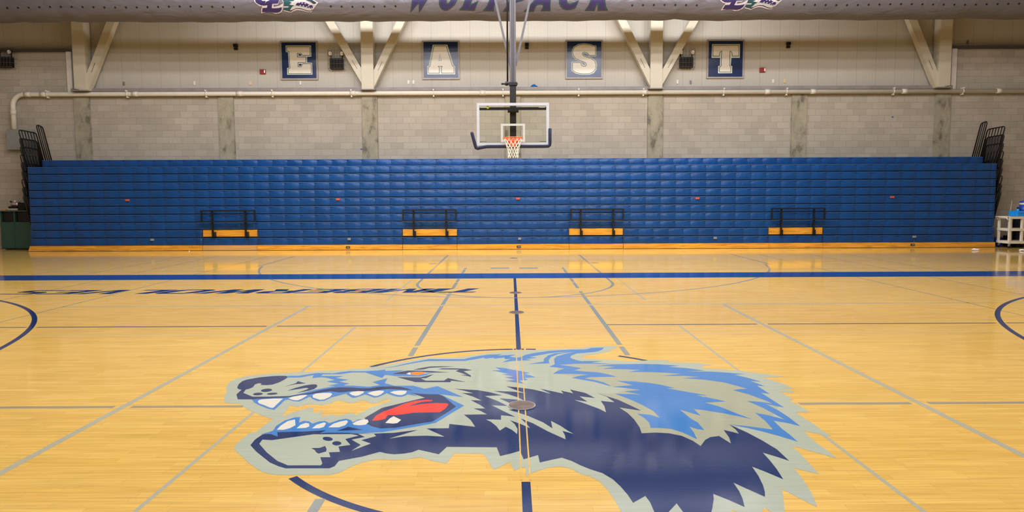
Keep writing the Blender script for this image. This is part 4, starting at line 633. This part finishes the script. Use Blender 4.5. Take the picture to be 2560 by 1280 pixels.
# ------------------------------------------------------------------ conduit pipe and electrical box
pp = root('conduit_pipe', (0, 15.61, 4.8), 'long cream pipe along the wall, bending down at its left end', 'pipe')
zp, yp2, xb, rb = 4.893, 15.61, -15.835, .36
pts = [(XE, yp2, zp)] + [(xb + rb - rb * math.sin(t), yp2, zp - rb + rb * math.cos(t)) for t in (math.pi / 2 * i / 8 for i in range(9))] + [(xb, yp2, 3.795)]
build('pipe_run', MB().tube(pts, .070, 16), 'pipe', pp)
def pipe_x(px): return (px - 1276) * .01289
CPL = [-15.35, -14.85, -11.95, -8.65, -5.05, -.95, 4.2, 8.1, 9.55, 12.45, 15.45]
for x in CPL: build('coupling', MB().tube([(x - .09, yp2, zp), (x + .09, yp2, zp)], .077, 16), 'pipe', pp)
build('coupling', MB().tube([(xb, yp2, 4.25), (xb, yp2, 4.42)], .078, 16), 'pipe', pp)
for x in (-14.72, -12.2, -9.7, -7.6, -5.1, -2.5, -.30, 2.1, 4.15, 6.7, 8.7, 12.1, 14.3):
    m = MB().box(x - .02, x + .02, yp2 - .078, 15.695, zp + .07, zp + .115); m.box(x - .02, x + .02, yp2 - .02, 15.695, zp - .115, zp - .07); m.tube([(x - .016, yp2, zp), (x + .016, yp2, zp)], .079, 16); build('pipe_strap', m, 'pipe', pp)
eb = root('electrical_box', (-15.66, 15.6, 3.16), 'flat grey electrical box on the wall below the pipe bend', 'electrical box')
build('box_body', MB().box(-16.06, -15.27, 15.56, YW - .0005, 3.15, 3.79, .01), 'ebox', eb); build('box_cover', MB().box(-16.05, -15.55, 15.548, 15.562, 3.16, 3.78), 'ebox', eb)

# ------------------------------------------------------------------ letter signs
def lett(s, ox, k, x0, x1, ytop, ybot):
    """outline traced inside its panel -> metres from the panel centre"""
    out = []
    for t in s.split():
        x, y = (float(v) for v in t.split(',')); out.append(((x - x0) / (x1 - x0) * 1.095 - .5475, (ybot - y) / (ybot - ytop) * 1.115 - .5575))
    return out
LT = {'E': (lett('310,470 543,470 543,552 470,552 455,532 410,530 410,572 497,572 497,622 415,622 415,670 450,672 468,641 550,641 550,733 318,733 318,690 338,680 330,515 308,505', 0, 0, 252, 606, 425, 782), None),
      'A': (lett('1783,463 1903,463 1962,662 1978,672 1978,730 1858,730 1858,676 1868,662 1815,662 1830,676 1830,730 1725,730 1725,676 1742,662', 0, 0, 1676, 2022, 422, 778), lett('1840,535 1856,610 1827,610', 0, 0, 1676, 2022, 422, 778)),
      'S': (lett('832,466 832,555 772,555 762,535 742,524 715,522 702,532 702,548 722,566 790,590 828,618 838,650 834,690 810,720 770,736 700,737 645,726 610,702 610,630 686,630 693,653 715,667 742,664 750,646 738,626 690,606 640,586 614,552 610,512 627,477 667,454 720,447 780,455 808,467', 0, 0, 551, 893, 418, 773), None),
      'T': (lett('1110,240 1735,240 1735,490 1588,490 1580,420 1558,385 1515,364 1515,735 1530,755 1545,768 1545,880 1278,880 1278,768 1303,755 1320,735 1325,364 1285,385 1265,420 1258,490 1110,490', 0, 0, 993, 1842, 130, 1000), None)}
eq = (0, 0, 252, 606, 425, 782)
E_OUT = lett('295,455 556,455 556,566 512,568 512,626 563,628 563,746 304,746 304,680 324,674 318,526 295,516', *eq)
OUTLINE = {'T': lett('1078,205 1768,205 1768,540 1562,540 1548,738 1586,738 1586,916 1238,916 1238,735 1280,735 1285,540 1070,540', 0, 0, 993, 1842, 130, 1000),
 'S': lett('842,458 842,566 765,566 756,545 735,534 716,534 712,546 733,559 795,579 840,611 852,650 845,697 819,732 775,747 695,748 639,736 597,707 597,619 690,619 703,640 722,651 739,645 720,629 685,615 631,595 602,557 599,508 617,470 662,443 720,436 782,444 814,456', 0, 0, 551, 893, 418, 773),
 'A': lett('1770,449 1916,449 1976,655 1991,664 1991,744 1712,744 1712,664 1729,655', 0, 0, 1676, 2022, 422, 778)}
E_HOLES = [lett('424,541 450,541 458,557 424,557', *eq), lett('426,638 456,638 448,658 426,658', *eq)]
for ch, x in (('E', -6.785), ('A', -2.275), ('S', 2.287), ('T', 6.795)):
    zc = 5.955; t = root('letter_sign', (x, YU, zc - .61), 'square navy wall sign with cream letter ' + ch, 'sign', 'letter signs on the panel wall')
    m = MB(); w, h, f = .595, .612, .05
    for q in ((-w, w, h - f, h), (-w, w, -h, -h + f), (-w, -w + f, -h + f, h - f), (w - f, w, -h + f, h - f)): m.box(x + q[0], x + q[1], YU - .05, YU, zc + q[2], zc + q[3], .004)
    build('sign_frame', m, 'signframe', t)
    build('sign_panel', MB().box(x - w + f, x + w - f, YU - .035, YU, zc - h + f, zc + h - f), 'signblue', t)
    out, hole = LT[ch]
    lay = []
    for n, d, mt, dy in (('letter_outline', .042, 'signpale', .037), ('letter_line', .018, 'signgreen', .039), ('letter_face', 0., 'signcream', .041)):
        o2 = inset(out, d); hl = [inset(hole, -d * .55)] if hole else []
        if ch == 'E' and n == 'letter_outline': o2, hl = E_OUT, E_HOLES
        if ch in OUTLINE and n == 'letter_outline': o2, hl = OUTLINE[ch], []
        mm = MB().poly(o2, hl, f=lambda a, c, dy=dy: (x + a, YU - dy, zc + c)); build(n, mm, mt, t)

# ------------------------------------------------------------------ small wall fittings
def elight(x, lab):
    z0, yb = 5.665, YU
    if abs(x) > 14: yb = YW; z0 = 5.74
    t = root('emergency_light', (x, yb, z0), lab, 'emergency light', 'caged emergency lights')
    build('housing', MB().box(x - .205, x + .205, yb - .16, yb, z0, z0 + .33, .012), 'elight', t)
    for s in (-1, 1):
        lx = x + s * .18; lh = build('lamp_head', MB().tube([(lx, yb - .07, z0 + .49), (lx, yb - .10, z0 + .485), (lx, yb - .16, z0 + .475)], [.03, .055, .068], 14).tube([(lx, yb - .07, z0 + .33), (lx, yb - .08, z0 + .45)], .014, 8), 'elight', t)
        build('lamp_face', MB().tube([(lx, yb - .158, z0 + .4755), (lx, yb - .166, z0 + .474)], .06, 14), 'lamp', lh)
    m = MB()
    for i in range(6):
        wx = x - .24 + .096 * i; m.tube([(wx, yb, z0 + .62), (wx, yb - .2, z0 + .58), (wx, yb - .24, z0 + .02), (wx, yb, z0 - .05)], .004, 5)
    for zz in (.0, .14, .28, .46): m.tube([(x - .27, yb, z0 + zz), (x - .24, yb - .235, z0 + zz), (x + .24, yb - .235, z0 + zz), (x + .27, yb, z0 + zz)], .004, 5)
    build('wire_guard', m, 'wire', t)
elight(-5.575, 'caged black emergency light between sign E and the diagonal brace')
elight(5.53, 'caged black emergency light between the diagonal brace and sign T')
elight(-16.02, 'caged black emergency light at the far left above the pipe bend')
for x, w in ((-7.95, 'left of sign E'), (7.98, 'right of sign T')):
    z = 5.605; t = root('fire_alarm', (x, YU, z - .07), 'small red fire alarm with clear strobe ' + w, 'fire alarm', 'fire alarms')
    build('alarm_body', MB().box(x - .09, x + .09, YU - .06, YU, z - .07, z + .07, .008), 'alarm', t); build('strobe', MB().box(x + .048, x + .084, YU - .072, YU - .055, z - .045, z + .05, .008), 'lamp', t)
for x, w in ((-8.78, 'left of sign E'), (.465, 'just right of the hoop mast'), (8.785, 'right of sign T')):
    z = 6.29; t = root('wall_detector', (x, YU, z), 'small black two part detector on the panel wall ' + w, 'detector', 'black detectors on the panel wall')
    build('detector_hood', MB().box(x - .06, x + .06, YU - .10, YU, z + .085, z + .175, .006), 'elight', t); build('detector_base', MB().box(x - .055, x + .055, YU - .07, YU, z, z + .065, .006), 'elight', t)
    build('detector_back', MB().box(x - .05, x + .05, YU - .015, YU, z + .06, z + .09), 'yellow' if x < 0 or x > 5 else 'plate', t)
OUT = [(-12.40, 5.255, .06, 'plategrey', 'dark grey wall plate right of the far left brace'), (-10.15, 5.26, .055, 'plate', 'pale wall plate, second from left along the ledge'), (-8.37, 5.25, .085, 'platetan', 'tan wall plate left of sign E'), (-6.77, 5.255, .05, 'plate', 'pale wall plate below sign E'),
       (-3.32, 5.265, .06, 'plate', 'white wall plate, left one of the pair below left of sign A'), (-3.16, 5.265, .06, 'plate', 'white wall plate, right one of the pair below left of sign A'), (5.28, 5.245, .06, 'plate', 'pale wall plate below the emergency light left of sign T'), (5.70, 5.235, .06, 'plategrey', 'grey wall plate close below left of sign T'),
       (8.345, 5.255, .06, 'plate', 'white wall plate right of sign T'), (8.705, 5.26, .08, 'platetan', 'tan wall plate right of sign T'), (14.52, 6.465, .07, 'plategrey', 'dark grey wall plate at far right above the dark ledge')]
for x, z, w, mt, lb in OUT:
    t = root('wall_plate', (x, YU, z - .06), lb, 'wall plate', 'wall plates above the ledge')
    build('plate_cover', MB().box(x - w / 2, x + w / 2, YU - .02, YU, z - .058, z + .058, .004), mt, t); build('plate_socket', MB().box(x - w / 4, x + w / 4, YU - .024, YU - .019, z - .03, z + .03), 'trimwhite' if mt == 'plate' else mt, t)
def cloth(x0, x1, y0, y1, z, h, seed):
    rnd = random.Random(seed); m = MB(); g = []
    NX2, NY2 = 10, 5
    for j in range(NY2 + 1):
        g.append([m.bm.verts.new((x0 + (x1 - x0) * i / NX2 + rnd.uniform(-.01, .01), y0 + (y1 - y0) * j / NY2 + rnd.uniform(-.01, .01), z + h * (math.sin(math.pi * j / NY2) * math.sin(math.pi * i / NX2)) * rnd.uniform(.5, 1.) + .004)) for i in range(NX2 + 1)])
    for j in range(NY2):
        for i in range(NX2): f = m.bm.faces.new((g[j][i], g[j][i + 1], g[j + 1][i + 1], g[j + 1][i])); f.smooth = True
    bmesh.ops.solidify(m.bm, geom=m.bm.faces[:], thickness=.006)
    return m
o = build('blue_rag', cloth(.56, .82, 15.60, 15.75, 5.078, .10, 2), 'cyan'); origin_to(o, (.69, 15.67, 5.078)); tag(o, 'crumpled bright blue rag on the grey ledge right of the hoop mast', 'rag')

# ------------------------------------------------------------------ left corner: recycling bin with gear
bx0, bx1, by0, by1 = -16.13, -15.12, 15.20, 15.68
t = root('recycling_bin', (-15.6, 15.44, 0), 'dark green two bay recycling cabinet at the left end of the bleachers', 'recycling bin')
zt = 1.20; th = .03; bxm = (bx0 + bx1) / 2 - .06
m = MB().box(bx0, bx0 + th, by0, by1, .03, zt); m.box(bx1 - th, bx1, by0, by1, .03, zt); m.box(bx0, bx1, by1 - th, by1, .03, zt); m.box(bx0, bx1, by0, by1, .03, .06); m.box(bxm - .02, bxm + .02, by0 - .002, by1, .86, zt)
build('carcass', m, 'bin', t); build('bay_shade_block', MB().box(bx0 + th, bxm - .021, by0 + .06, by1 - th, .06, zt - .01).box(bxm + .021, bx1 - th, by0 + .06, by1 - th, .06, zt - .01), 'black', t); build('bin_top', MB().box(bx0 - .04, bx1, by0 - .04, by1, zt, zt + .035, .005), 'binedge', t)  # black blocks stand in for the shade inside the two open bays
for a, c in ((bx0 + .006, bxm - .003), (bxm + .003, bx1 - .004)):
    d = build('bin_door', MB().box(a, c, by0 - .02, by0 - .001, .05, .87, .004), 'bin', t)
    build('door_pull', MB().box(bxm - .03 if c < bx1 - .1 else bxm + .012, bxm - .012 if c < bx1 - .1 else bxm + .03, by0 - .035, by0 - .018, .70, .80), 'binedge', d)
m = MB().box(bx0 + .08, bx0 + .14, by0 + .04, by1 - .04, 0, .03); m.box(bx1 - .14, bx1 - .08, by0 + .04, by1 - .04, 0, .03); build('foot', m, 'black', t)
zt += .035
t = root('inflator_machine', (-15.78, 15.4, zt), 'small chrome and black ball inflator on the green recycling cabinet', 'inflator')
build('machine_base', MB().box(-15.97, -15.64, 15.30, 15.55, zt, zt + .06, .01), 'chrome', t); build('machine_body', MB().box(-15.95, -15.68, 15.32, 15.52, zt + .06, zt + .13, .01), 'elight', t)
build('motor_drum', MB().tube([(-15.9, 15.42, zt + .20), (-15.66, 15.42, zt + .20)], .075, 16), 'chrome', t); build('gauge', MB().tube([(-15.80, 15.42, zt + .26), (-15.80, 15.42, zt + .31)], .035, 12), 'lamp', t)
build('knob', MB().tube([(-15.90, 15.40, zt + .26), (-15.90, 15.36, zt + .285)], .022, 10), 'black', t)
t = root('black_case', (-15.52, 15.4, zt), 'black equipment case beside the ball inflator', 'case')
build('case_body', MB().box(-15.63, -15.42, 15.30, 15.5, zt, zt + .22, .012), 'elight', t); build('case_lid', MB().box(-15.64, -15.41, 15.29, 15.51, zt + .22, zt + .245, .006), 'black', t)
t = root('dark_bag', (-15.27, 15.4, zt), 'low black bag on the green cabinet next to the bleachers', 'bag')
m = MB(); bmesh.ops.create_uvsphere(m.bm, u_segments=16, v_segments=10, radius=1); 
for v in m.bm.verts: v.co = (-15.27 + v.co.x * .13, 15.42 + v.co.y * .12, zt + .09 + v.co.z * .075 + .012 * math.sin(9 * v.co.x))
for f in m.bm.faces: f.smooth = True
build('bag_body', m, 'black', t); build('bag_handle', MB().tube([(-15.33, 15.36, zt + .13), (-15.30, 15.36, zt + .19), (-15.24, 15.36, zt + .19), (-15.21, 15.36, zt + .13)], .01, 8), 'chrome', t)
o = build('wood_offcut', MB().box(-16.12, -15.99, 15.25, 15.4, zt, zt + .035, .004), 'oak_pale'); origin_to(o, (-16.05, 15.32, zt)); tag(o, 'small brown wood block on the left edge of the green cabinet', 'wood block')

# ------------------------------------------------------------------ right corner: utility cart, dust pan, papers
cx0, cx1, cy0, cy1 = 14.83, 15.62, 14.10, 14.60
t = root('utility_cart', (15.22, 14.35, 0), 'beige plastic utility cart with three shelves at the right edge', 'cart')
for z, n in ((.14, 'bottom_shelf'), (.52, 'middle_shelf'), (.88, 'top_shelf')):
    m = MB().box(cx0 + .012, cx1 - .012, cy0 + .012, cy1 - .012, z + .006, z + .03)
    for q in ((cx0, cx1, cy0, cy0 + .03), (cx0, cx1, cy1 - .03, cy1), (cx0, cx0 + .03, cy0 + .032, cy1 - .032), (cx1 - .03, cx1, cy0 + .032, cy1 - .032)): m.box(q[0], q[1], q[2], q[3], z, z + .075)
    build(n, m, 'cart', t)
for x in (cx0 + .035, cx0 + .395, cx1 - .035):
    for y in (cy0 + .04, cy1 - .04): build('leg', MB().box(x - .032, x + .032, y - .03, y + .03, .17 if 1 else 0, .885, .01), 'cart', t)
m = MB().tube([(cx0, cy0 + .05, .93), (cx0 - .09, cy0 + .05, .93), (cx0 - .09, cy1 - .05, .93), (cx0, cy1 - .05, .93)], .022, 10); m.tube([(cx0 - .08, cy0 + .05, .925), (cx0 + .01, cy0 + .05, .82)], .018, 8); m.tube([(cx0 - .08, cy1 - .05, .925), (cx0 + .01, cy1 - .05, .82)], .018, 8); build('push_handle', m, 'cart', t)
for x in (cx0 + .05, cx1 - .05):
    for y in (cy0 + .05, cy1 - .05):
        c = build('caster', MB().tube([(x - .014, y, .05), (x + .014, y, .05)], .05, 16), 'black', t); build('caster_fork', MB().box(x - .022, x + .022, y - .02, y + .02, .06, .15), 'chrome', c)
zt = .957
t = root('blue_crate', (15.42, 14.35, zt), 'bright blue open crate on the top shelf of the cart', 'crate')
m = MB().box(15.125, 15.695, 14.175, 14.525, zt + .003, zt + .02)
for q in ((15.12, 15.7, 14.17, 14.19), (15.12, 15.7, 14.51, 14.53), (15.12, 15.14, 14.192, 14.508), (15.68, 15.7, 14.192, 14.508)): m.box(q[0], q[1], q[2], q[3], zt, zt + .16)
build('crate_body', m, 'cyan', t); m = MB(); m.box(15.105, 15.715, 14.155, 14.175, zt + .10, zt + .13, .004); build('crate_rib', m, 'cyan', t)
t = root('water_jug', (15.48, 14.36, zt + .02), 'dark blue round water jug standing in the blue crate', 'jug')
build('jug_body', MB().tube([(15.48, 14.36, zt + .02), (15.48, 14.36, zt + .34)], [.14, .15], 24), 'royal', t); build('jug_band', MB().tube([(15.48, 14.36, zt + .34), (15.48, 14.36, zt + .40)], .153, 24), 'cart', t)
build('jug_lid', MB().tube([(15.48, 14.36, zt + .40), (15.48, 14.36, zt + .45), (15.48, 14.36, zt + .47)], [.155, .14, .05], 24), 'royal', t)
for k, (x, w) in enumerate(((15.19, 'left of the water jug'), (15.25, 'close against the water jug'))):
    t = root('sports_bottle', (x, 14.27 + .09 * k, zt + .02), 'bright blue sports bottle in the crate, ' + w, 'bottle', 'sports bottles in the crate'); y = 14.27 + .09 * k
    build('bottle_body', MB().tube([(x, y, zt + .02), (x, y, zt + .20), (x, y, zt + .225)], [.036, .036, .02], 14), 'cyan', t); build('bottle_cap', MB().tube([(x, y, zt + .225), (x, y, zt + .25), (x, y, zt + .275)], [.026, .026, .01], 14), 'black', t)
t = root('waste_bin', (15.75, 14.75, 0), 'dark navy waste bin behind the utility cart', 'waste bin')
build('bin_body', MB().box(15.48, 16.05, 14.66, 14.84, 0, .84, .02), 'darknavy', t); build('bin_rim', MB().box(15.46, 16.07, 14.645, 14.85, .82, .86, .008), 'darknavy', t)
t = root('floor_mat', (15.5, 15.3, 0), 'low royal blue padded mat with rounded end behind the cart', 'mat')
m = MB(); prof = [(15.19, .0), (15.175, .08), (15.21, .16), (15.28, .215), (15.39, .25), (15.86, .25), (15.9, .2), (15.9, 0)]
fr = [m.bm.verts.new((x, 15.05, z)) for x, z in prof]; bk = [m.bm.verts.new((x, 15.62, z)) for x, z in prof]
m.bm.faces.new(fr); m.bm.faces.new(bk[::-1])
for i in range(len(prof)): m.bm.faces.new((fr[i], fr[(i + 1) % len(prof)], bk[(i + 1) % len(prof)], bk[i]))
build('mat_body', m, 'royal', t); build('mat_seam', MB().box(15.39, 15.86, 15.035, 15.07, .242, .262), 'cart', t)
t = root('push_broom', (15.36, 14.97, 0), 'thin white handled broom leaning behind the cart', 'broom')
build('broom_handle', MB().tube([(15.37, 14.90, .30), (15.43, 14.96, .45), (15.80, 15.30, 1.33), (15.83, 15.33, 1.41)], .013, 8), 'plate', t); build('broom_head', MB().box(15.30, 15.42, 14.86, 14.94, .26, .34, .01), 'black', t)
build('broom_bristles', MB().box(15.31, 15.41, 14.865, 14.935, .0, .27), 'black', t)
def crumple(x, y, sx, sy, sz, seed, lab):
    rnd = random.Random(seed); m = MB(); bmesh.ops.create_icosphere(m.bm, subdivisions=2, radius=1)
    for v in m.bm.verts:
        k = rnd.uniform(.6, 1.1); v.co = (x + v.co.x * sx * k, y + v.co.y * sy * k, max(.001, sz * .8 + v.co.z * sz * k))
    o = build('paper_wad', m, 'paper'); origin_to(o, (x, y, 0)); tag(o, lab, 'paper wad', 'paper wads on the floor')
crumple(13.33, 13.42, .11, .06, .035, 3, 'crumpled white paper on the floor before the right end of the bleachers')
crumple(14.55, 13.22, .13, .07, .03, 5, 'crumpled white paper on the floor at the right edge by the cart')
crumple(-9.75, 14.25, .018, .015, .012, 8, 'tiny scrap of white paper on the floor by the left bleacher base board')

# ------------------------------------------------------------------ light: rows of ceiling fixtures
def area(x, y, z, sx, sy, e, col=(.97, .97, 1.), tilt=0.):
    d = bpy.data.lights.new('high_bay_lamp', 'AREA'); d.shape = 'RECTANGLE'; d.size = sx; d.size_y = sy; d.energy = e; d.color = col
    o = bpy.data.objects.new('high_bay_lamp', d); COL.objects.link(o); o.location = (x, y, z); o.rotation_euler = (tilt, 0, 0)
ROWS = [(12.1, 1.05, 3.0), (8.4, .56, 4.0), (6.0, .43, 4.0), (1.5, .5, 3.6), (-3.5, .42, 3.2), (-8.5, .32, 3.2)]
for y, k, dx in ROWS:
    for i in range(5): area(dx * (i - 2), y, 8.75, 2.2, .35, 330 * k, tilt=0. if y > 12 else .45)
#WINDOWS
w = bpy.data.worlds.new('World'); sc.world = w; w.use_nodes = True
w.node_tree.nodes['Background'].inputs[0].default_value = (.9, .85, .8, 1); w.node_tree.nodes['Background'].inputs[1].default_value = .0

# ------------------------------------------------------------------ camera
cd = bpy.data.cameras.new('camera'); co = bpy.data.objects.new('camera', cd); COL.objects.link(co)
cd.sensor_fit = 'HORIZONTAL'; cd.sensor_width = 36.; cd.lens = CAM['f'] / 2560 * 36; cd.shift_y = -(640 - CAM['cy']) / 2560; cd.clip_end = 200
mt = Matrix(CAM['m']).to_4x4(); mt.translation = (CAM['x'], CAM['y'], CAM['h']); co.matrix_world = mt
sc.camera = co
sc.view_settings.view_transform = 'Standard'; sc.view_settings.look = 'None'; sc.view_settings.gamma = 1; sc.view_settings.use_curve_mapping = False
sc.view_settings.exposure = -.14
sc.cycles.max_bounces = 6; sc.cycles.diffuse_bounces = 4; sc.cycles.glossy_bounces = 4; sc.cycles.transparent_max_bounces = 8
sc.cycles.use_denoising = True
